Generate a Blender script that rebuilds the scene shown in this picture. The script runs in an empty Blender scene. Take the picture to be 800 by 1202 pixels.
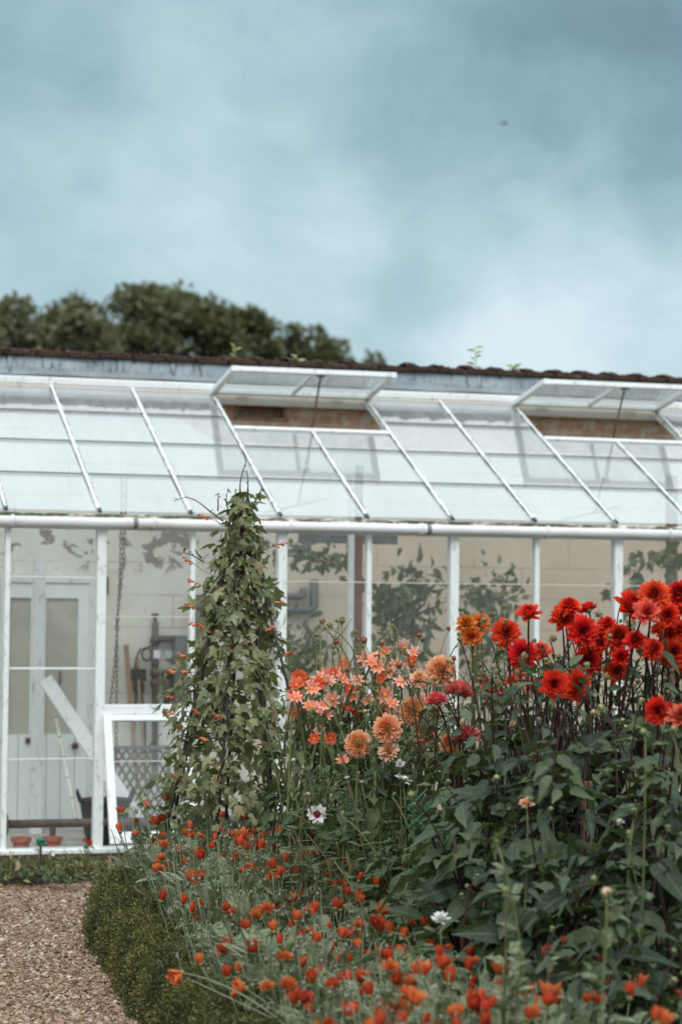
import bpy, math, random
import numpy as np
from mathutils import Vector, Matrix

random.seed(11)
RG = np.random.default_rng(11)
C = bpy.context.scene.collection
scene = bpy.context.scene
PI = math.pi

# ------------------------------------------------------------------ camera
F, PITCH, YAW, ROLL, EYE = 2560.0, .04386, .29676, .00959, 1.74
cy_, sy_ = math.cos(YAW), math.sin(YAW)
FW = np.array([sy_*math.cos(PITCH), cy_*math.cos(PITCH), math.sin(PITCH)])
RT0 = np.array([cy_, -sy_, 0.]); UP0 = np.cross(RT0, FW)
RT = RT0*math.cos(ROLL)+UP0*math.sin(ROLL)
UP = -RT0*math.sin(ROLL)+UP0*math.cos(ROLL)
EYEP = np.array([0, 0, EYE])

cd = bpy.data.cameras.new('camera'); cam = bpy.data.objects.new('camera', cd); C.objects.link(cam)
M = Matrix(((RT[0], UP[0], -FW[0], 0), (RT[1], UP[1], -FW[1], 0), (RT[2], UP[2], -FW[2], EYE), (0, 0, 0, 1)))
cam.matrix_world = M
cd.sensor_fit = 'VERTICAL'; cd.sensor_height = 36; cd.sensor_width = 24
cd.lens = F/1202*36
cd.clip_end = 3000; cd.clip_start = .1
cd.dof.use_dof = True; cd.dof.focus_distance = 10.; cd.dof.aperture_fstop = 2.5
scene.camera = cam


def ray(px, py):
    """direction with unit depth along the viewing axis, for a point of the 800x1202 photograph"""
    return FW+RT*(px-400)/F-UP*(py-601)/F
def at_d(px, py, d): return EYEP+ray(px, py)*d
def at_y(px, py, Y):
    r = ray(px, py); return EYEP+r*(Y/r[1])
def at_z(px, py, Z):
    r = ray(px, py); return EYEP+r*((Z-EYE)/r[2])
def gd(px, d, z=0.):
    p = at_d(px, 800, d); p[2] = z; return p

# ------------------------------------------------------------------ mesh building
class G:
    def __init__(s): s.V = []; s.UV = []; s.F = []; s.n = 0
    def add(s, V, faces, mi=0, UV=None):
        V = np.asarray(V, float).reshape(-1, 3)
        s.V.append(V); s.UV.append(np.zeros((len(V), 2)) if UV is None else np.asarray(UV, float))
        by = {}
        for f in faces: by.setdefault(len(f), []).append(f)
        for k, fs in by.items(): s.F.append((np.asarray(fs, np.int64)+s.n, mi))
        s.n += len(V); return s
    def many(s, T, R, P, mi=None):
        """copies of a template T=(V,faces,UV,mats) under rotations R (k,3,3) and positions P (k,3)"""
        V, faces, UV = T[0], T[1], T[2]
        k, n = len(P), len(V)
        W = np.einsum('kij,nj->kni', R, V)+P[:, None, :]
        s.V.append(W.reshape(-1, 3)); s.UV.append(np.tile(UV, (k, 1)))
        by = {}
        for i, f in enumerate(faces):
            by.setdefault((len(f), T[3][i] if len(T) > 3 and mi is None else (mi or 0)), []).append(f)
        off = (np.arange(k)*n)[:, None, None]+s.n
        for (L, m), fs in by.items():
            s.F.append(((np.asarray(fs, np.int64)[None]+off).reshape(-1, L), m))
        s.n += k*n; return s
    def one(s, T, R, P, mi=None): return s.many(T, np.asarray(R)[None], np.asarray(P, float)[None], mi)
    def mesh(s, name, mats, smooth=False):
        me = bpy.data.meshes.new(name)
        V = np.concatenate(s.V); UV = np.concatenate(s.UV)
        loops = np.concatenate([f.ravel() for f, _ in s.F])
        tot = np.concatenate([np.full(len(f), f.shape[1]) for f, _ in s.F])
        mi = np.concatenate([np.full(len(f), m) for f, m in s.F])
        st = np.concatenate([[0], np.cumsum(tot)[:-1]])
        me.vertices.add(len(V)); me.vertices.foreach_set('co', V.ravel().astype(np.float32))
        me.loops.add(len(loops)); me.loops.foreach_set('vertex_index', loops.astype(np.int32))
        me.polygons.add(len(tot))
        me.polygons.foreach_set('loop_start', st.astype(np.int32))
        me.polygons.foreach_set('loop_total', tot.astype(np.int32))
        me.polygons.foreach_set('material_index', mi.astype(np.int32))
        me.polygons.foreach_set('use_smooth', np.full(len(tot), smooth))
        ul = me.uv_layers.new(name='UVMap'); ul.data.foreach_set('uv', UV[loops].ravel().astype(np.float32))
        for m in (mats if isinstance(mats, (list, tuple)) else [mats]): me.materials.append(m)
        me.update(calc_edges=True); me.validate()
        return me
    # solids
    def box(s, a, b, mi=0):
        x0, y0, z0 = a; x1, y1, z1 = b
        V = [(x0, y0, z0), (x1, y0, z0), (x1, y1, z0), (x0, y1, z0), (x0, y0, z1), (x1, y0, z1), (x1, y1, z1), (x0, y1, z1)]
        return s.add(V, [(3, 2, 1, 0), (4, 5, 6, 7), (0, 1, 5, 4), (1, 2, 6, 5), (2, 3, 7, 6), (3, 0, 4, 7)], mi)
    def bar(s, p, q, w, h, up=(0, 0, 1), mi=0, bev=0.0):
        """rectangular bar from p to q, width w across, height h along `up`"""
        p = np.asarray(p, float); q = np.asarray(q, float); d = q-p; L = np.linalg.norm(d); d /= L
        up = np.asarray(up, float); sd = np.cross(d, up); sd /= np.linalg.norm(sd); up = np.cross(sd, d)
        if bev <= 0: ring = [(-w/2, -h/2), (w/2, -h/2), (w/2, h/2), (-w/2, h/2)]
        else:
            a, b = w/2, h/2; e = bev
            ring = [(-a+e, -b), (a-e, -b), (a, -b+e), (a, b-e), (a-e, b), (-a+e, b), (-a, b-e), (-a, -b+e)]
        n = len(ring)
        V = [p+sd*x+up*y for x, y in ring]+[q+sd*x+up*y for x, y in ring]
        fs = [(i, (i+1) % n, n+(i+1) % n, n+i) for i in range(n)]+[tuple(range(n))[::-1], tuple(range(n, 2*n))]
        return s.add(V, fs, mi)
    def tube(s, pts, r0, r1=None, sides=6, mi=0, cap=True):
        pts = np.asarray(pts, float); n = len(pts); r1 = r0 if r1 is None else r1
        tg = np.gradient(pts, axis=0); tg /= np.linalg.norm(tg, axis=1)[:, None]+1e-12
        ref = np.array([0, 0, 1.]) if abs(tg[0][2]) < .9 else np.array([1., 0, 0])
        V = []; UV = []
        u = np.cross(tg[0], ref); u /= np.linalg.norm(u)
        for i in range(n):
            u = u-tg[i]*(u@tg[i]); u /= np.linalg.norm(u)+1e-12
            w = np.cross(tg[i], u); r = r0+(r1-r0)*i/(n-1)
            for k in range(sides):
                a = 2*PI*k/sides; V.append(pts[i]+(u*math.cos(a)+w*math.sin(a))*r); UV.append((i/(n-1), .5))
        fs = [(i*sides+k, i*sides+(k+1) % sides, (i+1)*sides+(k+1) % sides, (i+1)*sides+k) for i in range(n-1) for k in range(sides)]
        if cap: fs += [tuple(range(sides))[::-1], tuple(range((n-1)*sides, n*sides))]
        return s.add(V, fs, mi, UV)
    def lathe(s, prof, origin, axis=(0, 0, 1), sides=16, mi=0):
        R = frame1(axis); V = []; o = np.asarray(origin, float)
        for r, h in prof:
            for k in range(sides):
                a = 2*PI*k/sides; V.append(o+R@np.array([r*math.cos(a), h, r*math.sin(a)]))
        n = len(prof)
        fs = [(i*sides+k, (i+1)*sides+k, (i+1)*sides+(k+1) % sides, i*sides+(k+1) % sides) for i in range(n-1) for k in range(sides)]
        fs += [tuple(range(sides)), tuple(range((n-1)*sides, n*sides))[::-1]]
        return s.add(V, fs, mi)
    def ball(s, c, r, mi=0, seg=8, rings=6, sq=(1, 1, 1)):
        prof = []; V = []
        for i in range(rings+1):
            t = PI*i/rings
            for k in range(seg):
                a = 2*PI*k/seg
                V.append((c[0]+r*sq[0]*math.sin(t)*math.cos(a), c[1]+r*sq[1]*math.sin(t)*math.sin(a), c[2]+r*sq[2]*math.cos(t)))
        fs = [(i*seg+k, (i+1)*seg+k, (i+1)*seg+(k+1) % seg, i*seg+(k+1) % seg) for i in range(rings) for k in range(seg)]
        return s.add(V, fs, mi)


def frames(D, U):
    D = D/np.linalg.norm(D, axis=1)[:, None]
    X = np.cross(D, U); X /= np.linalg.norm(X, axis=1)[:, None]+1e-9
    Z = np.cross(X, D)
    return np.stack([X, D, Z], axis=2)
def frame1(d, u=None):
    d = np.asarray(d, float)
    if u is None: u = np.array([0, 0, 1.]) if abs(d[2]) < .9*np.linalg.norm(d) else np.array([0, 1., 0])
    return frames(d[None], np.asarray(u, float)[None])[0]
def unit(v): v = np.asarray(v, float); return v/(np.linalg.norm(v)+1e-12)
def bez(a, b, c, n=6):
    t = np.linspace(0, 1, n)[:, None]
    return (1-t)**2*np.asarray(a)+2*t*(1-t)*np.asarray(b)+t*t*np.asarray(c)

def link(name, me, parent=None, loc=None):
    o = bpy.data.objects.new(name, me); C.objects.link(o)
    if parent is not None: o.parent = parent
    if loc is not None: o.location = loc
    return o
def obj(name, g, mats, parent=None, smooth=False): return link(name, g.mesh(name, mats, smooth), parent)
def tag(o, label=None, cat=None, group=None, kind=None):
    for k, v in (('label', label), ('category', cat), ('group', group), ('kind', kind)):
        if v: o[k] = v
    return o
def thing(name, label, cat, group=None, loc=(0, 0, 0)):
    o = bpy.data.objects.new(name, None); C.objects.link(o); o.location = [float(v) for v in loc]; o.empty_display_size = .1
    return tag(o, label, cat, group)
def rel(o): return np.array(o.location)

# ------------------------------------------------------------------ materials
def nodes(name):
    m = bpy.data.materials.new(name); m.use_nodes = True
    nt = m.node_tree; nt.nodes.clear()
    return m, nt, (lambda t, **k: _n(nt, t, **k)), (lambda a, b: nt.links.new(a, b))
def _n(nt, t, **k):
    n = nt.nodes.new(t)
    for a, v in k.items():
        if a == 'inp':
            for i, w in v.items(): n.inputs[i].default_value = w
        else: setattr(n, a, v)
    return n
def ramp(nt, stops):
    n = nt.nodes.new('ShaderNodeValToRGB'); e = n.color_ramp.elements
    while len(e) < len(stops): e.new(.5)
    for i, (p, c) in enumerate(stops): e[i].position = p; e[i].color = (*c, 1) if len(c) == 3 else c
    return n
def mixc(nt, a, b, fac, mode='MIX'):
    n = nt.nodes.new('ShaderNodeMix'); n.data_type = 'RGBA'; n.blend_type = mode
    for s, v in ((n.inputs[6], a), (n.inputs[7], b), (n.inputs[0], fac)):
        if hasattr(v, 'links'): nt.links.new(v, s)
        elif isinstance(v, (int, float)): s.default_value = v
        else: s.default_value = (*v, 1)
    return n.outputs[2]
def math_(nt, op, a, b=None, c=None):
    n = nt.nodes.new('ShaderNodeMath'); n.operation = op
    for i, v in enumerate((a, b, c)):
        if v is None: continue
        if hasattr(v, 'links'): nt.links.new(v, n.inputs[i])
        else: n.inputs[i].default_value = v
    return n.outputs[0]
def noise(nt, scale, detail=4, rough=.6, vec=None, dist=0.):
    n = _n(nt, 'ShaderNodeTexNoise', inp={'Scale': scale, 'Detail': detail, 'Roughness': rough, 'Distortion': dist})
    if vec is not None: nt.links.new(vec, n.inputs['Vector'])
    return n.outputs['Fac']
def maprange(nt, v, a, b, c=0., d=1., smooth=False):
    n = nt.nodes.new('ShaderNodeMapRange'); nt.links.new(v, n.inputs[0])
    for i, w in enumerate((a, b, c, d)): n.inputs[i+1].default_value = w
    if smooth: n.interpolation_type = 'SMOOTHSTEP'
    return n.outputs[0]
def pos(nt): return nt.nodes.new('ShaderNodeNewGeometry').outputs['Position']
def scaled(nt, v, s):
    n = nt.nodes.new('ShaderNodeMapping'); n.inputs['Scale'].default_value = s; nt.links.new(v, n.inputs[0]); return n.outputs[0]
def finish(nt, col, rough=.6, bump=None, bs=.3, bd=.01, spec=.4, transl=0., tcol=None, metal=0.):
    b = _n(nt, 'ShaderNodeBsdfPrincipled', inp={'Roughness': rough if not hasattr(rough, 'links') else .5, 'Specular IOR Level': spec, 'Metallic': metal})
    if hasattr(rough, 'links'): nt.links.new(rough, b.inputs['Roughness'])
    if hasattr(col, 'links'): nt.links.new(col, b.inputs['Base Color'])
    else: b.inputs['Base Color'].default_value = (*col, 1)
    if bump is not None:
        bn = _n(nt, 'ShaderNodeBump', inp={'Strength': bs, 'Distance': bd}); nt.links.new(bump, bn.inputs['Height']); nt.links.new(bn.outputs[0], b.inputs['Normal'])
    out = nt.nodes.new('ShaderNodeOutputMaterial'); sh = b.outputs[0]
    if transl > 0:
        t = nt.nodes.new('ShaderNodeBsdfTranslucent')
        tc = tcol if tcol is not None else col
        if hasattr(tc, 'links'): nt.links.new(tc, t.inputs[0])
        else: t.inputs[0].default_value = (*tc, 1)
        mx = _n(nt, 'ShaderNodeMixShader', inp={0: transl}); nt.links.new(sh, mx.inputs[1]); nt.links.new(t.outputs[0], mx.inputs[2]); sh = mx.outputs[0]
    nt.links.new(sh, out.inputs[0])
def simple(name, c1, c2=None, scale=8, rough=.6, bs=.15, bscale=60, spec=.4, metal=0., bd=.004):
    m, nt, N, L = nodes(name); p = pos(nt)
    c2 = c2 or tuple(v*.75 for v in c1)
    f = maprange(nt, noise(nt, scale, 5, .65, p), .35, .65)
    finish(nt, mixc(nt, c1, c2, f), rough, noise(nt, bscale, 3, .6, p), bs, bd, spec, metal=metal)
    return m
def leafmat(name, stops, rough=.45, transl=.22, spec=.2, veins=False, big=None):
    """leaf colour varies leaf by leaf (each leaf is a mesh island) and a little from plant to plant"""
    m, nt, N, L = nodes(name)
    g = nt.nodes.new('ShaderNodeNewGeometry')
    r = ramp(nt, stops); L(g.outputs['Random Per Island'], r.inputs[0]); col = r.outputs[0]
    if big:
        f = maprange(nt, noise(nt, big[0], 3, .6, g.outputs['Position']), .4, .62)
        col = mixc(nt, col, big[1], math_(nt, 'MULTIPLY', f, big[2]))
    bump = None
    if veins:
        uv = nt.nodes.new('ShaderNodeUVMap'); sp = nt.nodes.new('ShaderNodeSeparateXYZ'); L(uv.outputs[0], sp.inputs[0])
        av = math_(nt, 'ABSOLUTE', math_(nt, 'SUBTRACT', sp.outputs[1], .5))
        w = math_(nt, 'SINE', math_(nt, 'MULTIPLY', math_(nt, 'SUBTRACT', sp.outputs[0], math_(nt, 'MULTIPLY', av, .7)), 44.))
        side = maprange(nt, w, .8, 1.); mid = maprange(nt, av, .05, .0)
        v = math_(nt, 'MAXIMUM', mid, math_(nt, 'MULTIPLY', side, .5))
        col = mixc(nt, col, mixc(nt, col, (.28, .34, .22), .22), v); bump = v
    finish(nt, col, rough, bump, .35, .003, spec, transl, mixc(nt, col, (.25, .35, .05), .35))
    return m
def petalmat(name, base, tip, centre, var=(.8, 1.15), transl=.3, lo=.15, hi=.95):
    """uv.x runs along a petal, uv.y from the flower's middle (0) to its rim (1)"""
    m, nt, N, L = nodes(name)
    uv = nt.nodes.new('ShaderNodeUVMap'); sp = nt.nodes.new('ShaderNodeSeparateXYZ'); L(uv.outputs[0], sp.inputs[0])
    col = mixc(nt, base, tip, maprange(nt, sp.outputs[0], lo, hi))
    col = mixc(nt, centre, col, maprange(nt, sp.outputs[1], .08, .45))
    g = nt.nodes.new('ShaderNodeNewGeometry')
    hsv = nt.nodes.new('ShaderNodeHueSaturation'); L(col, hsv.inputs['Color'])
    L(maprange(nt, g.outputs['Random Per Island'], 0, 1, *var), hsv.inputs['Value'])
    oi = nt.nodes.new('ShaderNodeObjectInfo'); L(maprange(nt, oi.outputs['Random'], 0, 1, .494, .506), hsv.inputs['Hue'])
    fr_ = math_(nt, 'FRACT', math_(nt, 'MULTIPLY', oi.outputs['Random'], 37.7))
    col = mixc(nt, hsv.outputs[0], mixc(nt, hsv.outputs[0], (.80, .78, .76), 1., 'MULTIPLY'), fr_)
    finish(nt, col, .6, None, spec=.2, transl=transl)
    return m

# white painted timber, weathered
def whitewood(name, base, dirt, amount, streak=True):
    m, nt, N, L = nodes(name); p = pos(nt)
    f1 = noise(nt, 9, 6, .7, p)
    f2 = noise(nt, 40, 4, .7, scaled(nt, p, (1, 1, .25)) if streak else p)
    d = maprange(nt, math_(nt, 'MULTIPLY', f1, f2), .29, .42, 0, amount)
    fine = noise(nt, 26, 3, .5, p)
    col = mixc(nt, mixc(nt, base, tuple(v*.86 for v in base), fine), dirt, d)
    finish(nt, col, .5, f2, .25, .003, .35)
    return m
M_white = whitewood('white_painted_timber', (.80, .83, .84), (.24, .23, .19), .75)
M_whiteold = whitewood('worn_white_paint', (.76, .79, .79), (.10, .09, .07), 1.3)
M_cream = whitewood('cream_painted_board', (.62, .58, .52), (.25, .2, .15), .7)
M_gutter = simple('gutter_plastic', (.70, .72, .74), (.58, .56, .57), 3, .38, .05)
M_dark = simple('black_iron', (.022, .022, .024), (.04, .036, .032), 20, .5)
M_grey = simple('galvanised_grey', (.20, .205, .21), (.12, .12, .12), 9, .5)
M_brownpipe = simple('brown_iron_pipe', (.075, .05, .042), (.14, .1, .085), 14, .55)
M_rust = simple('rusty_iron', (.16, .07, .04), (.07, .045, .035), 30, .7)
M_wood = simple('bare_timber', (.36, .24, .15), (.22, .13, .08), 25, .7)
M_stake = simple('pine_stake', (.36, .19, .11), (.22, .11, .06), 30, .75)
M_redwood = simple('red_brown_post', (.25, .12, .085), (.15, .07, .05), 12, .65)
M_terra = simple('terracotta', (.42, .13, .09), (.30, .10, .075), 9, .8)
M_rubber = simple('black_rubber', (.025, .025, .027), (.05, .048, .045), 10, .6)
M_cane = simple('pale_cane', (.72, .72, .68), (.55, .54, .48), 15, .5)
M_chain = simple('chain_steel', (.20, .18, .17), (.09, .07, .06), 40, .45, metal=.3)
M_sticker = simple('white_sticker', (.75, .78, .8), (.66, .69, .72), 20, .5)
M_green = simple('green_plastic', (.02, .16, .10), (.015, .10, .07), 30, .45)
M_net = simple('green_netting', (.02, .22, .13), (.02, .15, .1), 30, .6)

def leadmat():
    m, nt, N, L = nodes('lead_flashing'); p = pos(nt)
    n1 = noise(nt, 3.2, 5, .6, p); st = noise(nt, 30, 4, .75, scaled(nt, p, (1, 1, .12)), .6)
    col = mixc(nt, (.19, .235, .27), (.34, .395, .43), maprange(nt, n1, .35, .65))
    col = mixc(nt, col, (.09, .085, .09), maprange(nt, st, .53, .62, 0, .9))
    lo = nt.nodes.new('ShaderNodeSeparateXYZ'); L(p, lo.inputs[0])
    col = mixc(nt, col, (.52, .58, .62), math_(nt, 'MULTIPLY', maprange(nt, lo.outputs[2], 3.61, 3.575), .75))
    finish(nt, col, .6, n1, .5, .02, .4)
    return m
M_lead = leadmat()
def mossmat():
    m, nt, N, L = nodes('mossy_clay_tile'); p = pos(nt)
    a = noise(nt, 22, 6, .75, p); b = noise(nt, 7, 4, .6, p)
    col = mixc(nt, (.085, .046, .034), (.04, .031, .025), maprange(nt, a, .4, .6))
    col = mixc(nt, col, (.24, .15, .12), maprange(nt, b, .60, .72, 0, .7))
    col = mixc(nt, col, (.07, .075, .025), maprange(nt, noise(nt, 12, 5, .7, scaled(nt, p, (1, 1.3, 1))), .56, .66, 0, .7))
    finish(nt, col, .9, a, .9, .03, .15)
    return m
M_moss = mossmat()
def eavesmat():
    m, nt, N, L = nodes('peeling_eaves_paint'); p = pos(nt)
    a = noise(nt, 14, 6, .8, scaled(nt, p, (.35, 1, 1.2)))
    r = ramp(nt, [(.36, (.74, .76, .75)), (.44, (.55, .52, .46)), (.50, (.13, .12, .085)), (.62, (.07, .075, .03))]); L(a, r.inputs[0])
    finish(nt, r.outputs[0], .8, a, .6, .01, .2)
    return m
M_eaves = eavesmat()
def puttymat():
    m, nt, N, L = nodes('mossy_putty'); p = pos(nt)
    a = noise(nt, 10, 5, .75, p)
    finish(nt, mixc(nt, (.50, .52, .51), (.06, .06, .04), maprange(nt, a, .42, .54)), .8, a, .5, .005, .2); return m
M_puttyline = puttymat()
M_lapdirt = simple('lap_dirt', (.09, .09, .085), (.20, .21, .21), 6, .8)

def glassmat(name, film, fcol, dirt=.0, tint=(.965, .97, .965), boost=1.0, sc=(1.2, .6, .6)):
    """clear old glass: see-through, mirror-like at a glancing view, with a thin film of dust and lime"""
    m, nt, N, L = nodes(name)
    g = nt.nodes.new('ShaderNodeNewGeometry')
    dt = nt.nodes.new('ShaderNodeVectorMath'); dt.operation = 'DOT_PRODUCT'; L(g.outputs['Normal'], dt.inputs[0]); L(g.outputs['Incoming'], dt.inputs[1])
    c = math_(nt, 'ABSOLUTE', dt.outputs['Value'])
    fr = math_(nt, 'MULTIPLY_ADD', math_(nt, 'POWER', math_(nt, 'SUBTRACT', 1., c), 5.), .96*boost, .042*boost)
    t = _n(nt, 'ShaderNodeBsdfTransparent', inp={0: (*tint, 1)})
    gl = _n(nt, 'ShaderNodeBsdfGlossy', inp={'Roughness': .015})
    bn = _n(nt, 'ShaderNodeBump', inp={'Strength': .05, 'Distance': .01}); L(noise(nt, 2.5, 2, .5, g.outputs['Position']), bn.inputs['Height']); L(bn.outputs[0], gl.inputs['Normal'])
    df = nt.nodes.new('ShaderNodeBsdfDiffuse'); tr = nt.nodes.new('ShaderNodeBsdfTranslucent')
    df.inputs[0].default_value = (*fcol, 1); tr.inputs[0].default_value = (*fcol, 1)
    fm = _n(nt, 'ShaderNodeMixShader', inp={0: .45}); L(df.outputs[0], fm.inputs[1]); L(tr.outputs[0], fm.inputs[2])
    m1 = nt.nodes.new('ShaderNodeMixShader')
    nz = noise(nt, 3.0, 5, .65, scaled(nt, g.outputs['Position'], sc))
    ff = math_(nt, 'MULTIPLY_ADD', maprange(nt, nz, .38, .72), dirt, film)
    L(ff, m1.inputs[0]); L(t.outputs[0], m1.inputs[1]); L(fm.outputs[0], m1.inputs[2])
    m2 = nt.nodes.new('ShaderNodeMixShader'); L(fr, m2.inputs[0]); L(m1.outputs[0], m2.inputs[1]); L(gl.outputs[0], m2.inputs[2])
    o = nt.nodes.new('ShaderNodeOutputMaterial'); L(m2.outputs[0], o.inputs[0])
    return m
M_roofglass = glassmat('roof_glass', .19, (.80, .87, .90), .12, boost=1.6, sc=(6, .7, .7))
M_wallglass = glassmat('wall_glass', .008, (.62, .66, .66), .02, boost=.6)
M_ventglass = glassmat('vent_glass', .10, (.70, .78, .80), .22)
M_doorglass = simple('tan_door_glass', (.44, .43, .38), (.52, .49, .42), 6, .25, .05)  # opaque tan colour instead of see-through glass

# ------------------------------------------------------------------ dimensions of the glasshouse
S = .65
X0, Y0 = 2.178, 15.004
HG, HT = EYE+.644, EYE+.644+1.078         # gutter line, top of glass
DT = 2.121
YT = Y0+DT
YB = YT+.11                                # inner face of the back wall
HS = .07
XA, XZ = X0-3*S, X0+13*S
def XI(i): return X0+i*S
SL = unit((0, DT, HT-HG)); SN = np.array([0, -SL[2], SL[1]]); SLEN = math.hypot(DT, HT-HG)
def roof(x, t, h=0.): return np.array([x, Y0, HG])+SL*(t*SLEN)+SN*h   # t: 0 eaves .. 1 top

# ------------------------------------------------------------------ ground, path, beds
def groundmat():
    m, nt, N, L = nodes('grassy_ground'); p = pos(nt)
    a = noise(nt, 3, 6, .7, p)
    finish(nt, mixc(nt, (.05, .07, .03), (.09, .085, .05), maprange(nt, a, .4, .6)), .9, noise(nt, 30, 4, .7, p), .6, .03, .1)
    return m
g = G(); n = 10
g.add([(-900, -900, 0), (900, -900, 0), (900, 900, 0), (-900, 900, 0)], [(0, 1, 2, 3)])
tag(obj('ground', g, groundmat()), kind='structure')

def gravelmat():
    m, nt, N, L = nodes('gravel_surface'); p = pos(nt)
    v = _n(nt, 'ShaderNodeTexVoronoi', inp={'Scale': 62.}); L(p, v.inputs['Vector'])
    r = ramp(nt, [(0, (.10, .062, .045)), (.35, (.25, .16, .125)), (.6, (.36, .26, .21)), (.85, (.22, .12, .09)), (1, (.5, .42, .37))])
    sp = nt.nodes.new('ShaderNodeSeparateColor'); L(v.outputs['Color'], sp.inputs[0]); L(sp.outputs[0], r.inputs[0])
    col = mixc(nt, r.outputs[0], (.07, .05, .04), maprange(nt, noise(nt, 1.3, 3, .6, p), .5, .75, 0, .35))
    inv = math_(nt, 'SUBTRACT', .5, v.outputs['Distance'])
    finish(nt, col, .8, inv, 1., .012, .2)
    return m
g = G()
pth = [at_z(-900, 1036, 0)[:2], at_z(-60, 1036, 0)[:2], at_z(175, 1036, 0)[:2], gd(175, 11.4)[:2], gd(180, 10.3)[:2], gd(215, 9.1)[:2], gd(300, 7.7)[:2], gd(480, 6.)[:2], gd(700, 3.6)[:2], (1.6, -3), (-7, -3)]
g.add([(x, y, .004) for x, y in pth], [tuple(range(len(pth)))[::-1]])
tag(obj('gravel_path', g, gravelmat()), kind='structure')
# loose stones on the path
def stonemat():
    m, nt, N, L = nodes('loose_stone')
    g_ = nt.nodes.new('ShaderNodeNewGeometry')
    r = ramp(nt, [(0, (.095, .056, .034)), (.3, (.22, .135, .085)), (.55, (.32, .225, .16)), (.75, (.17, .092, .058)), (.9, (.50, .41, .33)), (1, (.26, .22, .18))])
    L(g_.outputs['Random Per Island'], r.inputs[0])
    finish(nt, r.outputs[0], .75, spec=.25)
    return m
oc = np.array([(1, 0, 0), (-1, 0, 0), (0, 1, 0), (0, -1, 0), (0, 0, .7), (0, 0, -.7), (.62, .62, .3), (-.62, .62, .25), (.6, -.62, .28), (-.6, -.6, .33)])
ocf = [(4, 0, 6), (4, 6, 2), (4, 2, 7), (4, 7, 1), (4, 1, 9), (4, 9, 3), (4, 3, 8), (4, 8, 0), (0, 5, 2), (2, 5, 1), (1, 5, 3), (3, 5, 0), (0, 2, 6), (2, 1, 7), (1, 3, 9), (3, 0, 8)]
g = G(); K = 34000
px_ = RG.uniform(-120, 260, K*2); d_ = 1/RG.uniform(1/14.2, 1/7.6, K*2)
P = np.array([gd(a, b) for a, b in zip(px_, d_)])
keep = np.ones(len(P), bool)
lim_d = np.array([7.0, 7.7, 8.4, 9.1, 10.4, 11.4, 13.]); lim_x = np.array([360, 290, 240, 205, 165, 150, 180])
keep &= px_ < np.interp(d_, lim_d, lim_x)
keep &= P[:, 1] < at_z(0, 1040, 0)[1]+RG.normal(0, .03, len(P))
P = P[keep][:K]; k = len(P)
sz = RG.gamma(4, .0016, k)+.0028
A = RG.normal(size=(k, 3)); A[:, 2] *= .4; B = RG.normal(size=(k, 3))*.5+np.array([0, 0, 1.5])
R = frames(A, B)*(sz[:, None, None]*RG.uniform(.65, 1.15, (k, 1, 3)))
P[:, 2] = .004+sz*.35
g.many((oc, ocf, np.zeros((10, 2))), R, P)
tag(obj('gravel', g, stonemat()), 'loose brown and pink stones covering the path', 'gravel', kind='stuff')

def soilmat():
    m, nt, N, L = nodes('dark_soil'); p = pos(nt)
    a = noise(nt, 25, 6, .75, p)
    finish(nt, mixc(nt, (.045, .030, .022), (.10, .07, .05), maprange(nt, a, .42, .62)), .95, a, 1., .04, .1)
    return m
M_soil = soilmat()
def heap(name, outline, h, nx=60):
    """a low bed of soil with a lumpy top"""
    g = G(); out = np.array(outline); c = out.mean(0); rings = 9; V = []
    n = len(out)
    for k in range(rings+1):
        f = k/rings
        for q in out:
            x, y = c+(q-c)*f
            z = .006+h*(1-f**6)*(0.75+.5*random.random())
            if k == rings: z = -.02
            V.append((x, y, z))
    fs = [(k*n+i, (k+1)*n+i, (k+1)*n+(i+1) % n, k*n+(i+1) % n) for k in range(rings) for i in range(n)]
    g.add(V, fs); return tag(obj(name, g, M_soil, smooth=True), kind='structure')
def densify(pts, step=.12):
    out = []
    for a, b in zip(pts, pts[1:]+pts[:1]):
        a = np.array(a); b = np.array(b); m = max(1, int(np.linalg.norm(b-a)/step))
        out += [a+(b-a)*i/m for i in range(m)]
    return out
yb = at_z(0, 1043, 0)[1]
heap('border_soil', densify([(XA+.5, yb), (XI(1.6), yb+.05), (XI(12), yb+.3), (XI(12), Y0-.06), (XA+.5, Y0-.06)]), .05)
bedo = [gd(200, 11.6)[:2], gd(215, 10.)[:2], gd(245, 9.)[:2], gd(320, 7.8)[:2], gd(480, 6.2)[:2], gd(700, 4.4)[:2], gd(1500, 5.2)[:2], gd(1200, 9.5)[:2], gd(760, 12.2)[:2], gd(300, 12.6)[:2]]
heap('bed_soil', densify([tuple(q) for q in bedo], .2), .06)

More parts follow.
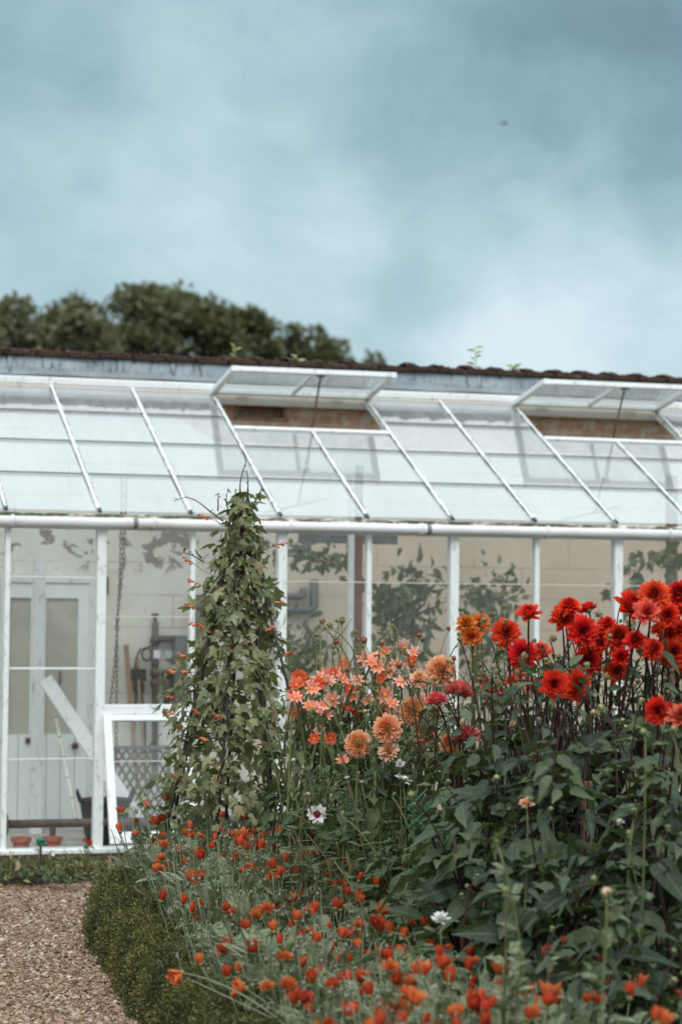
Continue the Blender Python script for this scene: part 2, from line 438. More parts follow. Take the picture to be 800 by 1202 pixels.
# ------------------------------------------------------------------ back wall
def wallmat():
    m, nt, N, L = nodes('whitewashed_brick'); p = pos(nt)
    sp = nt.nodes.new('ShaderNodeSeparateXYZ'); L(p, sp.inputs[0])
    X, Z = sp.outputs[0], sp.outputs[2]
    cb = nt.nodes.new('ShaderNodeCombineXYZ'); L(X, cb.inputs[0]); L(Z, cb.inputs[1])
    # blocks under the limewash
    bk = _n(nt, 'ShaderNodeTexBrick', inp={'Color1': (1, 1, 1, 1), 'Color2': (.93, .93, .93, 1), 'Mortar': (0, 0, 0, 1), 'Scale': 1., 'Mortar Size': .0045, 'Mortar Smooth': .25, 'Brick Width': .86, 'Row Height': .262})
    ds = nt.nodes.new('ShaderNodeVectorMath'); ds.operation = 'ADD'; L(cb.outputs[0], ds.inputs[0])
    nc = _n(nt, 'ShaderNodeTexNoise', inp={'Scale': 6., 'Detail': 3.}); L(p, nc.inputs['Vector'])
    sc = nt.nodes.new('ShaderNodeVectorMath'); sc.operation = 'SCALE'; sc.inputs['Scale'].default_value = .012; L(nc.outputs['Color'], sc.inputs[0]); L(sc.outputs[0], ds.inputs[1])
    L(ds.outputs[0], bk.inputs['Vector'])
    stain = noise(nt, 1.6, 6, .65, p)
    cool = mixc(nt, (.78, .77, .72), (.66, .63, .56), maprange(nt, stain, .35, .68))
    warm = mixc(nt, (.74, .62, .51), (.60, .49, .39), maprange(nt, stain, .35, .68))
    paint = mixc(nt, cool, warm, maprange(nt, X, 4.2, 5.4))
    upper = mixc(nt, (.86, .87, .86), (.80, .81, .79), maprange(nt, stain, .4, .65))
    paint = mixc(nt, paint, upper, maprange(nt, Z, 2.35, 2.55))
    joint = math_(nt, 'MULTIPLY', math_(nt, 'SUBTRACT', 1., bk.outputs['Fac']), 1.)
    line = math_(nt, 'MULTIPLY', bk.outputs['Fac'], maprange(nt, noise(nt, 2.2, 3, .6, p), .35, .6))
    paint = mixc(nt, paint, (.27, .22, .17), math_(nt, 'MULTIPLY', line, .7))
    # flaked patches near the top left
    fl = noise(nt, 5.2, 5, .62, scaled(nt, p, (1, 1, 1.25)), .8)
    band = math_(nt, 'MULTIPLY', math_(nt, 'MULTIPLY', maprange(nt, Z, 1.98, 2.08), maprange(nt, Z, 2.42, 2.34)), maprange(nt, X, 4.35, 4.0))
    flk = math_(nt, 'MULTIPLY', maprange(nt, fl, .555, .57), band)
    paint = mixc(nt, paint, (.27, .225, .20), math_(nt, 'MULTIPLY', flk, .95))
    # bare red brick at the top
    br = _n(nt, 'ShaderNodeTexBrick', inp={'Color1': (.60, .33, .22, 1), 'Color2': (.48, .25, .16, 1), 'Mortar': (.50, .43, .36, 1), 'Scale': 1., 'Mortar Size': .006, 'Mortar Smooth': .2, 'Brick Width': .225, 'Row Height': .074})
    L(ds.outputs[0], br.inputs['Vector'])
    bcol = mixc(nt, br.outputs['Color'], (.62, .54, .46), maprange(nt, noise(nt, 9, 6, .75, p), .47, .58, 0, .9))
    bcol = mixc(nt, bcol, (.10, .06, .045), maprange(nt, noise(nt, 4, 4, .7, p), .58, .7, 0, .6))
    zz = math_(nt, 'ADD', Z, math_(nt, 'MULTIPLY', math_(nt, 'SUBTRACT', noise(nt, 4.5, 5, .7, p), .5), .16))
    edge = math_(nt, 'MULTIPLY_ADD', maprange(nt, X, 3.9, 4.2), -.20, HT-.195)
    isb = maprange(nt, math_(nt, 'SUBTRACT', zz, edge), -.006, .006)
    col = mixc(nt, paint, bcol, isb)
    finish(nt, col, .85, mixc(nt, math_(nt, 'SUBTRACT', 1., bk.outputs['Fac']), br.outputs['Fac'], isb), .4, .008, .15)
    return m
M_wall = wallmat()
wall = thing('back_wall', 'long whitewashed brick garden wall carrying the lean to glasshouse, capped with mossy tiles', 'wall', loc=(X0, YB, 0))
W0 = rel(wall)
def sub(g, o):                                   # into the local space of a thing
    off = rel(o); g.V = [v-off for v in g.V]; return g
g = G()
# wall face with a niche near the first roof vent
nx0, nx1 = at_y(277, 480, YB)[0], at_y(334, 480, YB)[0]; nz1, nz0 = at_y(300, 474, YB)[2], at_y(300, 491.5, YB)[2]
XL, XR, ZT = XA-3, XZ+4, 3.70
for a, b in (((XL, YB, -.15), (nx0, YB+.36, ZT)), ((nx1, YB, -.15), (XR, YB+.36, ZT)), ((nx0, YB, -.15), (nx1, YB+.36, nz0)), ((nx0, YB, nz1), (nx1, YB+.36, ZT)), ((nx0, YB+.16, nz0), (nx1, YB+.36, nz1))): g.box(a, b)
obj('masonry', sub(g, wall), M_wall, wall)
# niche frame
g = G()
for a, b in (((nx0-.02, nz0), (nx1+.02, nz0)), ((nx0-.02, nz1), (nx1+.02, nz1))):
    g.bar((a[0], YB-.004, a[1]), (b[0], YB-.004, b[1]), .03, .022)
for x in (nx0, nx1): g.bar((x, YB-.006, nz0), (x, YB-.006, nz1), .022, .03, (0, 1, 0))
obj('niche_frame', sub(g, wall), M_wood, wall)
# coping: overlapping half round clay tiles under moss
g = G(); x = XL; 
while x < XR:
    w = .262+random.uniform(-.008, .008); zt = 3.712+random.uniform(-.004, .005)
    V = []; nn = 9; hump = .030 if x > 4.5 else .016
    for ii, xx in enumerate(np.linspace(x, x+w+.015, 12)):
        lift = hump*(math.exp(-((xx-x-.03)/.042)**2))+.008*math.sin((xx-x)/w*PI)
        for k in range(nn):
            t = k/(nn-1); yy = YB-.06+.5*t
            V.append((xx+random.uniform(-.003, .003), yy, zt+.034+.03*math.sin(PI*min(1, t*1.06))+lift+random.uniform(-.006, .006)))
    g.add(V, [(i*nn+k, (i+1)*nn+k, (i+1)*nn+k+1, i*nn+k+1) for i in range(11) for k in range(nn-1)])
    V2 = [(xx, YB-.06, zt+.006) for xx in np.linspace(x, x+w+.015, 12)]
    g.add([V[i*nn] for i in range(12)]+V2, [(i, 12+i, 13+i, i+1) for i in range(11)])
    x += w
obj('tile_coping', sub(g, wall), M_moss, wall)
# moss crumbs on the coping
g = G(); K = 2600
xs = RG.uniform(XL, XR, K); wgt = np.where(xs < 4.8, 1, .35); kp = RG.random(K) < wgt; xs = xs[kp]; K = len(xs)
sz = RG.uniform(.006, .026, K); P = np.stack([xs, YB-.05+RG.random(K)**2*.25, 3.738+RG.random(K)*.026], 1)
g.many((oc, ocf, np.zeros((10, 2))), frames(RG.normal(size=(K, 3)), RG.normal(size=(K, 3)))*sz[:, None, None], P)
obj('moss', sub(g, wall), M_moss, wall)
# lead flashing, dressed in sheets
g = G(); x = XL; YF = YT+.06
while x < XR:
    w = 1.32
    nn = 14; V = []
    for i in range(nn+1):
        xx = x+w*i/nn
        for (yy, zz) in ((YF+.0, 3.553), (YF-.012, 3.562), (YF+.012, 3.63), (YF+.02, 3.70), (YF-.0+.03, 3.722), (YF+.10, 3.726)):
            V.append((xx, yy+.006*math.sin(xx*9+zz*20)+random.uniform(-.003, .003), zz+.003*math.sin(xx*7)))
    g.add(V, [(i*6+k, (i+1)*6+k, (i+1)*6+k+1, i*6+k+1) for i in range(nn) for k in range(5)])
    g.bar((x, YF-.003, 3.557), (x, YF+.018, 3.715), .03, .012, (0, -1, 0))
    x += w
g.box((XL, YF+.03, 3.55), (XR, YB-.005, 3.70))
obj('lead_flashing', sub(g, wall), M_lead, wall, True)

# ------------------------------------------------------------------ glasshouse
gh = thing('glasshouse', 'white painted lean to glasshouse with sloping glass roof and open roof vents', 'greenhouse', loc=(X0, Y0, 0))
def part(name, g, mat, smooth=False, parent=None):
    return obj(name, sub(g, gh), mat, parent or gh, smooth)
I0, I1 = -3, 13
vents = [(3, 5), (7, 9), (11, 13), (-1, 1)]
vents = [(3, 5), (7, 9), (11, 13)]
def in_vent(i): return any(a <= i < b for a, b in vents)
VT = 1-.322
# rafters
for i in range(I0, I1+1):
    mid = any(a < i < b for a, b in vents)
    g = G(); top = VT if mid else 1.
    g.bar(roof(XI(i), -.012, .0), roof(XI(i), top, .0), .022, .062, SN, 0, .006)
    part('rafter', g, M_whiteold)
    for sd_ in (-1, 1):
        g = G(); g.bar(roof(XI(i)+sd_*.0135, -.01, .0215), roof(XI(i)+sd_*.0135, top-.02, .0215), .006, .009, SN); part('putty_line', g, M_puttyline)
    # lead capped foot of the bar
    g = G(); g.bar(roof(XI(i), -.016, .028), roof(XI(i), .006, .028), .022, .014, SN); part('bar_foot', g, M_dark)
laps = [0, .268, .525, .772, 1.]
for i in range(I0, I1):
    g = G(); vt = in_vent(i)
    for k in range(4):
        a, b = laps[k], laps[k+1]
        if vt and a >= VT: continue
        if vt and b > VT: b = VT
        xa, xb = XI(i)+.012, XI(i+1)-.012
        j = random.uniform(-.0015, .0015)
        p0 = roof(xa, max(0, a-.0045)-.004*(k == 0), .021+j); p1 = roof(xb, max(0, a-.0045)-.004*(k == 0), .021+j); p2 = roof(xb, b, .013); p3 = roof(xa, b, .013)
        dn = -SN*.004
        V = [p0, p1, p2, p3, p0+dn, p1+dn, p2+dn, p3+dn]
        g.add(V, [(0, 1, 2, 3), (7, 6, 5, 4), (0, 4, 5, 1), (1, 5, 6, 2), (2, 6, 7, 3), (3, 7, 4, 0)])
    o = part('roof_glazing', g, M_roofglass)
    # putty and dirt caught along the laps
    for k in range(1, 4):
        if vt and laps[k] >= VT: continue
        g = G(); g.bar(roof(XI(i)+.02, laps[k]-.0052, .0250), roof(XI(i+1)-.02, laps[k]-.0052, .0250), .005, .008, SN)
        part('glass_lap', g, M_lapdirt)
# top plate, ridge board
g = G(); g.bar((XA, YT+.005, HT-.035), (XZ, YT+.005, HT-.035), .07, .10, (0, 0, 1), 0, .006); part('wall_plate', g, M_cream)
g = G(); g.bar((XA, YT-.01, HT+.048), (XZ, YT-.01, HT+.048), .03, .062, (0, 0, 1), 0, .008)
part('ridge_board', g, M_white)
g = G(); g.bar((XA, YT+.055, HT+.06), (XZ, YT+.055, HT+.06), .10, .058, (0, 0, 1)); part('ridge_gap_shade', g, M_dark)  # black bar standing in for the shade in the gap below the lead
# vent rails
for a, b in vents:
    g = G(); g.bar(roof(XI(a)+.018, VT, .006), roof(XI(b)-.018, VT, .006), .045, .05, SN, 0, .006); part('vent_rail', g, M_white)
# opened roof vents
def vent(a, b, ang):
    t = thing('roof_vent', None, None); t.parent = gh
    hx = (XI(a)+XI(b))/2; base = roof(hx, .975, .034)
    t.location = base-rel(gh)
    L_ = SLEN*.30; w = (b-a)*S+.03
    d = np.array([0, -math.cos(ang), math.sin(ang)]); nrm = np.array([0, math.sin(ang), math.cos(ang)])
    def P(u, v, h=0): return np.array([u*w/2, 0, 0])+d*(v*L_)+nrm*h
    g = G()
    for u in (-1, 1): g.bar(P(u*.975, .0), P(u*.975, 1.0), .05, .042, nrm, 0, .004)
    g.bar(P(-.935, .045), P(.935, .045), .055, .040, nrm, 0, .004)
    g.bar(P(-.935, .955), P(.935, .955), .055, .040, nrm, 0, .004)
    obj('vent_frame', g, M_white, t)
    g = G(); g.bar(P(0, .09, -.004), P(0, .915, -.004), .03, .032, nrm, 0, .004); obj('glazing_bar', g, M_white, t)
    for u0, u1 in ((-.93, -.028), (.028, .93)):
        g = G(); V = [P(u0, .08, .008), P(u1, .08, .008), P(u1, .92, .008), P(u0, .92, .008)]; V += [v-nrm*.004 for v in V]
        g.add(V, [(0, 1, 2, 3), (7, 6, 5, 4), (0, 4, 5, 1), (1, 5, 6, 2), (2, 6, 7, 3), (3, 7, 4, 0)]); obj('pane', g, M_ventglass, t)
    # pull rod from the free edge down into the house
    g = G(); p0 = P(.09, .93, -.02)
    g.tube([p0, p0+np.array([0, .30, -.52]), p0+np.array([-.02, .55, -1.0])], .0085, .0085, 6)
    g.tube([p0+np.array([-.02, .55, -1.0]), p0+np.array([-.28, .62, -1.06])], .007, .007, 5)
    g.tube([p0+np.array([-.02, .55, -1.0]), p0+np.array([.25, .62, -.93])], .007, .007, 5)
    g.box(p0-np.array([.03, .02, .01]), p0+np.array([.03, .02, .012]))
    obj('pull_rod', g, M_brownpipe, t)
    g = G()
    for u in (-.6, .6): g.tube([P(u, -.01, .0)-np.array([.04, 0, 0]), P(u, -.01, 0)+np.array([.04, 0, 0])], .012, .012, 8)
    obj('hinge', g, M_grey, t)
for (a, b) in vents: vent(a, b, math.radians(10))
# eaves plate and gutter
g = G(); g.bar((XA, Y0-.008, HG-.028), (XZ, Y0-.008, HG-.028), .05, .040, (0, 0, 1), 0, .004); part('eaves_plate', g, M_eaves)
YG = Y0-.075; ZG = HG-.072
g = G(); joints = [-2.6, 1.3, 4.62, 8.5, 12.4]
g.tube([(XA-.1, YG, ZG), (XZ, YG, ZG)], .037, .037, 20); part('gutter', g, M_gutter, True)
for j in joints:
    g = G(); g.tube([(XI(j)-.028, YG, ZG), (XI(j)+.028, YG, ZG)], .0405, .0405, 16)
    part('gutter_seal', g, M_gutter)
for j in joints:
    g = G(); g.tube([(XI(j)+.03, YG, ZG), (XI(j)+.062, YG, ZG)], .0392, .0392, 16)
    part('gutter_joint', g, M_grey)
for i in range(-5, 13):
    x = at_y(15, 610, YG)[0]+i*.985
    if x < XA or x > XZ: continue
    g = G()
    arc = [(x, YG+.043*math.cos(a), ZG+.043*math.sin(a)) for a in np.linspace(PI*.35, PI*1.75, 14)]
    for p, q in zip(arc, arc[1:]): g.bar(p, q, .02, .006, (np.array(p)+np.array(q))/2-np.array([x, YG, ZG]))
    g.box((x-.01, YG+.012, ZG-.05), (x+.01, Y0-.02, ZG-.036))
    part('gutter_bracket', g, M_gutter)
# front wall: sill, mullions, glazing
g = G(); g.bar((XA, Y0-.005, HS-.045), (XZ, Y0-.005, HS-.045), .15, .09, (0, 0, 1), 0, .008); part('sill', g, M_whiteold)
g = G(); g.box((XA, Y0-.05, -.15), (XZ, Y0+.06, HS-.092)); part('plinth', g, simple('damp_brick', (.12, .085, .07), (.07, .06, .05), 12, .9))
ZH = HG-.05
g = G(); g.bar((XA, Y0+.012, HG-.083), (XZ, Y0+.012, HG-.083), .05, .068, (0, 0, 1)); part('eaves_beam', g, M_white)
for i in range(I0, I1+1):
    w, dp = (.066, .085) if i % 2 else (.037, .062)
    g = G(); g.bar((XI(i)+.02, Y0, HS), (XI(i)+.02, Y0, HG-.118), w, dp, (0, -1, 0), 0, .004); part('mullion', g, M_white)
ztr = at_y(165, 832.5, Y0)[2]
wl = [HS, at_y(55, 889, Y0)[2], at_y(55, 783, Y0)[2], at_y(55, 675.5, Y0)[2], HG-.118]
for i in range(I0, I1):
    ws = (.033 if i % 2 else .0185); we = (.033 if (i+1) % 2 else .0185)
    xa, xb = XI(i)+.02+ws-.004, XI(i+1)+.02-we+.004
    ls = wl if i == 0 else [HS, at_y(165, 890, Y0)[2], ztr+.03, at_y(165, 722.5, Y0)[2], HG-.118] if i == 1 else [HS, HS+.5, HS+1.0, at_y(370, 681.5, Y0)[2], HG-.118]
    if i == 1:
        ls = ls[2:]
        g = G(); g.bar((xa, Y0-.006, ztr), (xb, Y0-.006, ztr), .088, .066, (0, 0, 1), 0, .004); part('transom', g, M_white)
    g = G()
    for k in range(len(ls)-1):
        a, b = ls[k]-.008*(k > 0), ls[k+1]
        V = [(xa, Y0-.011, a), (xb, Y0-.011, a), (xb, Y0-.003, b), (xa, Y0-.003, b)]
        V += [(x, y+.004, z) for x, y, z in V]
        g.add(V, [(0, 1, 2, 3), (7, 6, 5, 4), (0, 4, 5, 1), (1, 5, 6, 2), (2, 6, 7, 3), (3, 7, 4, 0)])
        if k > 0:
            gl = G(); gl.bar((xa, Y0-.0125, a), (xb, Y0-.0125, a), .006, .014 if (i == 0 and k == 2) else .008); part('glass_lap', gl, M_white if i == 0 else M_cream)
    part('wall_glazing', g, M_wallglass)

# bottom-opening casement in the second bay
t = thing('casement', None, None); t.parent = gh
hp = np.array([XI(1.5)+.02, Y0-.058, ztr-.036]); t.location = hp-rel(gh)
an = math.radians(20); dv = np.array([0, -math.sin(an), -math.cos(an)]); nv = np.array([0, -math.cos(an), math.sin(an)])
Hc, Wc = ztr-.036-HS-.0, S-.06
def PC(u, v, h=0): return np.array([u*Wc/2, 0, 0])+dv*(v*Hc)+nv*h
g = G()
for u in (-1, 1): g.bar(PC(u*.945, 0), PC(u*.945, 1), .058, .036, nv, 0, .004)
g.bar(PC(-.89, .027), PC(.89, .027), .045, .034, nv, 0, .004); g.bar(PC(-.89, .955), PC(.89, .955), .082, .034, nv, 0, .004)
obj('casement_frame', g, M_white, t)
g = G(); V = [PC(-.9, .93, .004), PC(.9, .93, .004), PC(.9, .04, .004), PC(-.9, .04, .004)]; V += [v-nv*.004 for v in V]
g.add(V, [(0, 1, 2, 3), (7, 6, 5, 4), (0, 4, 5, 1), (1, 5, 6, 2), (2, 6, 7, 3), (3, 7, 4, 0)]); obj('pane', g, M_wallglass, t)
g = G(); g.bar(PC(-.9, .37, .009), PC(.9, .37, .009), .006, .012, nv); obj('glass_lap', g, M_cream, t)
# glass gable ends
for x in (XA, XZ):
    g = G(); g.bar((x, Y0, HG), (x, YT, HT), .05, .06, (0, 0, 1)); g.bar((x, (Y0+YT)/2, 0), (x, (Y0+YT)/2, (HG+HT)/2), .05, .05, (0, 1, 0)); part('gable_frame', g, M_white)
    g = G(); V = [(x-.002, Y0, HS), (x-.002, YT, HS), (x-.002, YT, HT), (x-.002, Y0, HG)]; V += [(a+.004, b, c) for a, b, c in V]
    g.add(V, [(0, 1, 2, 3), (7, 6, 5, 4), (0, 4, 5, 1), (1, 5, 6, 2), (2, 6, 7, 3), (3, 7, 4, 0)]); part('gable_glazing', g, M_wallglass)
# interior posts
for px, w, mt in ((44.5, .085, M_white), (410.5, .045, M_white), (418.5, .06, M_redwood), (787, .075, M_redwood)):
    Yp = Y0+1.0 if px > 100 else Y0+1.62
    x = at_y(px, 800, Yp)[0]
    zt_ = HG+(HT-HG)*((Yp-Y0)/DT)-.06 if px > 100 else at_y(px, 657, Yp)[2]
    g = G(); g.bar((x, Yp, -.03), (x, Yp, zt_), w, w, (0, 1, 0), 0, .004); part('post', g, mt)
# greenhouse floor
def floormat():
    m, nt, N, L = nodes('pale_floor'); p = pos(nt); a = noise(nt, 5, 6, .7, p)
    finish(nt, mixc(nt, (.42, .41, .38), (.25, .23, .20), maprange(nt, a, .4, .65)), .85, a, .3, .01, .2); return m
g = G(); g.add([(XL, Y0+.07, .006), (XR, Y0+.07, .006), (XR, YB-.002, .006), (XL, YB-.002, .006)], [(0, 1, 2, 3)])
tag(obj('glasshouse_floor', g, floormat()), kind='structure')

# ------------------------------------------------------------------ things inside the glasshouse
YD = YB-.05
def Wp(px, py, Y=None): return at_y(px, py, Y or YD)
# door set against the back wall
M_door = simple('pale_blue_door_paint', (.84, .86, .86), (.77, .80, .80), 5, .5, .08)
dl, dr = Wp(4, 800)[0], Wp(107.5, 800)[0]; dz1 = Wp(60, 684)[2]; dz0 = .01
door = thing('plank_door', 'pale blue double door with opaque tan glass panels in the back wall behind the glass', 'door', loc=((dl+dr)/2, YD, 0))
g = G()
for x in (dl, dr): g.bar((x, YD-.0, dz0), (x, YD, dz1), .06, .07, (0, 1, 0))
g.bar((dl-.03, YD, dz1+.03), (dr+.03, YD, dz1+.03), .068, .06)
obj('door_frame', sub(g, door), M_white, door)
for (a, b, ga, gb) in ((8, 37.5, 8, 35), (39, 105, 52.5, 90.5)):
    xa, xb = Wp(a, 800)[0], Wp(b, 800)[0]; xg, xh = Wp(ga, 800)[0], Wp(gb, 800)[0]; z0, z1 = Wp(60, 862)[2], Wp(60, 702)[2]
    lf = G(); ztop = dz1-.004; yy = (YD-.02, YD+.02)
    lf.box((xa, yy[0], z1), (xb, yy[1], ztop)); 
    if xg > xa+.01: lf.box((xa, yy[0], z0), (xg, yy[1], z1))
    lf.box((xh, yy[0], z0), (xb, yy[1], z1))
    nb = max(2, round((xb-xa)/.11)); 
    for k in range(nb):
        xx0 = xa+(xb-xa)*k/nb; xx1 = xa+(xb-xa)*(k+1)/nb
        lf.bar(((xx0+xx1)/2, YD, dz0), ((xx0+xx1)/2, YD, z0), xx1-xx0-.004, .036, (0, -1, 0), 0, .003)
    leaf_o = obj('door_leaf', sub(lf, door), M_door, door)
    gg = G(); gg.box((xg, YD+.002, z0), (xh, YD+.01, z1)); obj('glass_panel', sub(gg, door), M_doorglass, leaf_o)
g = G(); p = Wp(88, 875.5, YD-.045); g.lathe([(.012, 0), (.012, .02), (.026, .028), (.03, .04), (.022, .055), (.0, .058)], p+np.array([0, .03, 0]), (0, -1, 0), 14); obj('door_knob', sub(g, door), M_rust, door)
g = G(); p = Wp(33, 869); g.box(p-np.array([.022, .04, .022]), p+np.array([.022, -.02, .022])); obj('lock_box', sub(g, door), M_rust, door)
g = G(); p = Wp(70, 795); g.tube([p+np.array([0, -.02, .05]), p+np.array([0, -.035, 0]), p+np.array([0, -.02, -.05])], .008, .008, 6); obj('pull_handle', sub(g, door), M_rust, door)

def simple_thing(name, label, cat, g, mat, smooth=False, group=None):
    V = np.concatenate(g.V); b = np.array([V[:, 0].mean(), V[:, 1].mean(), V[:, 2].min()])
    g.V = [v-b for v in g.V]; o = obj(name, g, mat, None, smooth); o.location = b
    return tag(o, label, cat, group)
# leaning plank
Yk = Y0+.75
g = G(); a = at_y(53, 797, Yk+.3); b = at_y(166, 968, Yk); g.bar(a, b, .105, .03, (0, -1, .2), 0, .003)
simple_thing('leaning_plank', 'long white plank leaning diagonally inside the glass beside the door', 'plank', g, M_white)
# bamboo cane with joints
g = G(); a = at_y(65, 838, Y0+1.1); b = at_y(91, 968, Y0+.7); b[2] = max(b[2], .01); g.tube([a, (a+b)/2, b], .011, .012, 8)
for f in np.linspace(.03, .95, 6): p = a+(b-a)*f; g.lathe([(.011, -.004), (.0145, 0), (.011, .004)], p, b-a, 8, 1)
simple_thing('bamboo_cane', 'thin pale jointed cane leaning in front of the blue door', 'cane', g, [M_cane, M_dark])
# heating pipe
g = G(); Yp = Y0+.42
a = at_y(9, 967.5, Yp); z = a[2]; bx = at_y(215, 967, Yp)[0]
g.tube([(a[0]-.02, Yp, z), (XI(6), Yp, z)], .03, .03, 12)
pipe = simple_thing('heating_pipe', 'long brown iron heating pipe lying low along the glasshouse', 'pipe', g, M_brownpipe, True)
g = G(); g.lathe([(.0, -.02), (.07, -.02), (.085, -.012), (.085, .012), (.07, .02), (0, .02)], (a[0]-.02, Yp, z), (1, 0, 0), 20)
g.box((a[0]+.3, Yp-.02, .006), (a[0]+.34, Yp+.02, z-.02)); g.box((a[0]+2.3, Yp-.02, .006), (a[0]+2.34, Yp+.02, z-.02))
o = obj('pipe_flange', sub(g, pipe), M_brownpipe, pipe)
# terracotta pots
for px, lab in ((25, 'terracotta pot half hidden under the pipe, by the left edge of the door'), (62, 'terracotta pot under the pipe, to the right of the white post')):
    p = at_y(px, 990, Y0+.22)
    o = thing('plant_pot', lab, 'flower pot', 'terracotta pots under the pipe', (p[0], Y0+.22, .006))
    g = G(); g.lathe([(.048, 0), (.062, .10), (.056, .10), (.05, .08), (.0, .08)], (0, 0, 0), (0, 0, 1), 24); obj('pot_body', g, M_terra, o, True)
    g = G(); g.lathe([(.063, .085), (.070, .087), (.072, .118), (.060, .119), (.058, .10)], (0, 0, 0), (0, 0, 1), 24); obj('pot_rim', g, M_terra, o)
# black trug
p = at_y(123, 985, Y0+.62); b = thing('rubber_trug', 'black flexible rubber trug with loop handles standing behind the glass', 'bucket', loc=(p[0], p[1], .008))
g = G(); g.lathe([(.12, 0), (.15, .10), (.175, .26), (.185, .33), (.19, .335), (.182, .338), (.165, .26), (.13, .02), (.0, .015)], (0, 0, 0), (0, 0, 1), 28); obj('tub', g, M_rubber, b, True)
for sx in (-1, 1):
    g = G(); g.tube([(sx*.175, -.05, .31), (sx*.2, -.045, .38), (sx*.205, 0, .405), (sx*.2, .045, .38), (sx*.175, .05, .31)], .009, .009, 8); obj('loop_handle', g, M_rubber, b, True)
# hanging chain, real links
def chain(g, pts, step=.038):
    pts = np.asarray(pts, float); seg = np.linalg.norm(np.diff(pts, axis=0), axis=1); cum = np.concatenate([[0], np.cumsum(seg)]); n = int(cum[-1]/step)
    for k in range(n):
        s = (k+.5)*step; p = np.array([np.interp(s, cum, pts[:, j]) for j in range(3)]); q = np.array([np.interp(min(s+.01, cum[-1]), cum, pts[:, j]) for j in range(3)])
        d = unit(q-p+1e-6); R = frame1(d, (0, 1, 0) if k % 2 else (1, 0, 0))
        lk = [p+R@np.array([.010*math.cos(a), .025*math.sin(a), 0]) for a in np.linspace(0, 2*PI, 11)]
        g.tube(lk, .0034, .0034, 5, cap=False)
Yc = Y0+.9
def CP(px, py, dy=0): return at_y(px, py, Yc+dy)
g = G()
chain(g, [CP(143.5, 560), CP(141.5, 660), CP(138.5, 728), CP(135, 780), CP(129, 832), CP(129, 900)])
chain(g, [CP(149, 560, .05), CP(145, 660, .05), CP(137, 730, .03), CP(137.5, 780, .05), CP(136.5, 832, .05), CP(137, 900, .05)])
simple_thing('hanging_chain', 'double steel chain hanging from the roof inside the second bay', 'chain', g, M_chain)
# broom handle
g = G(); a = at_y(148, 757, YB-.06); b2 = at_y(162, 905, YB-.35); b2[2] = .3; g.tube([a, (a+b2)/2, b2], .02, .016, 8)
simple_thing('broom_stick', 'thick bare wooden broom stick leaning on the back wall beside the chain', 'stick', g, M_wood)
g = G(); g.tube([a+np.array([.09, 0, -.1]), b2+np.array([.07, 0, 0])], .013, .013, 8)
simple_thing('wooden_rod', 'thinner bare wooden rod leaning under the pump, right of the broom stick', 'stick', g, M_wood)
# valve and pump unit
v = thing('valve_unit', 'rusty valve and pipe unit with cable loop mounted on the back wall', 'pipework', loc=Wp(185, 780))
def vp(px, py, dy=-.06): p = Wp(px, py, YB+dy); return p
g = G()
for pts, r in (([vp(182, 730), vp(182, 905)], .026), ([vp(182, 750), vp(208, 750)], .03), ([vp(196, 788), vp(196, 830)], .028), ([vp(196, 790), vp(208, 792), vp(214, 800)], .026), ([vp(206, 750), vp(206, 792)], .02)): g.tube(pts, r, r, 10)
for px, py, rr in ((182, 752, .042), (182, 778, .034), (182, 790, .04), (182, 802, .036), (196, 790, .042), (196, 812, .034)):
    p = vp(px, py); g.lathe([(.02, -.03), (rr, -.025), (rr, .025), (.02, .03)], p, (0, 0, 1), 12)
obj('pipe_run', sub(g, v), M_brownpipe, v, True)
g = G(); p = vp(182, 727); g.lathe([(.012, -.04), (.016, .02), (.03, .025), (.03, .045), (.012, .05)], p, (0, 0, 1), 10); g.lathe([(.01, 0), (.034, .01), (.034, .035), (.01, .04)], vp(197, 810, -.09), (0, -1, 0), 12); obj('tap_handle', sub(g, v), M_rust, v)
g = G(); g.box(vp(205, 822, -.14), vp(216, 746, -.02)); obj('meter_box', sub(g, v), M_grey, v)
g = G(); g.box(vp(156.5, 800, -.12), vp(169, 785, -.02)); g.lathe([(.03, 0), (.045, .03), (.045, .08), (.02, .10)], vp(163, 815, -.07), (0, 0, 1), 12); g.tube([vp(160, 812), vp(157.5, 860), vp(158, 900)], .01, .01, 6); g.tube([vp(166, 812), vp(170, 850), vp(170, 900)], .012, .012, 6); obj('pump', sub(g, v), M_dark, v)
g = G(); c = vp(172.5, 768, -.07); R_ = .052
lp = [vp(158.5, 785, -.07), vp(160, 772, -.07), vp(165, 762, -.07)]+[c+np.array([R_*.75*math.cos(a), 0, R_*math.sin(a)]) for a in np.linspace(2.2, -10, 40)]+[vp(181, 756, -.06)]
g.tube(lp, .0085, .0085, 6); obj('cable_loop', sub(g, v), M_rubber, v, True)
for px in (184, 198):
    g = G(); p = vp(px, 768, -.115 if px < 190 else -.03); g.box(p-np.array([.026, .004, .032]), p+np.array([.026, 0, .032])); obj('sticker', sub(g, v), M_sticker, v)
g = G(); p = Wp(125.5, 687, YB-.002); g.box(p-np.array([.01, .02, .07]), p+np.array([.01, 0, .07])); simple_thing('wall_slit_shade', 'small dark strip standing in for a shaded slit in the pale wall beside the chain', 'hook', g, M_rust)  # dark strip in place of the shade inside a narrow wall slit
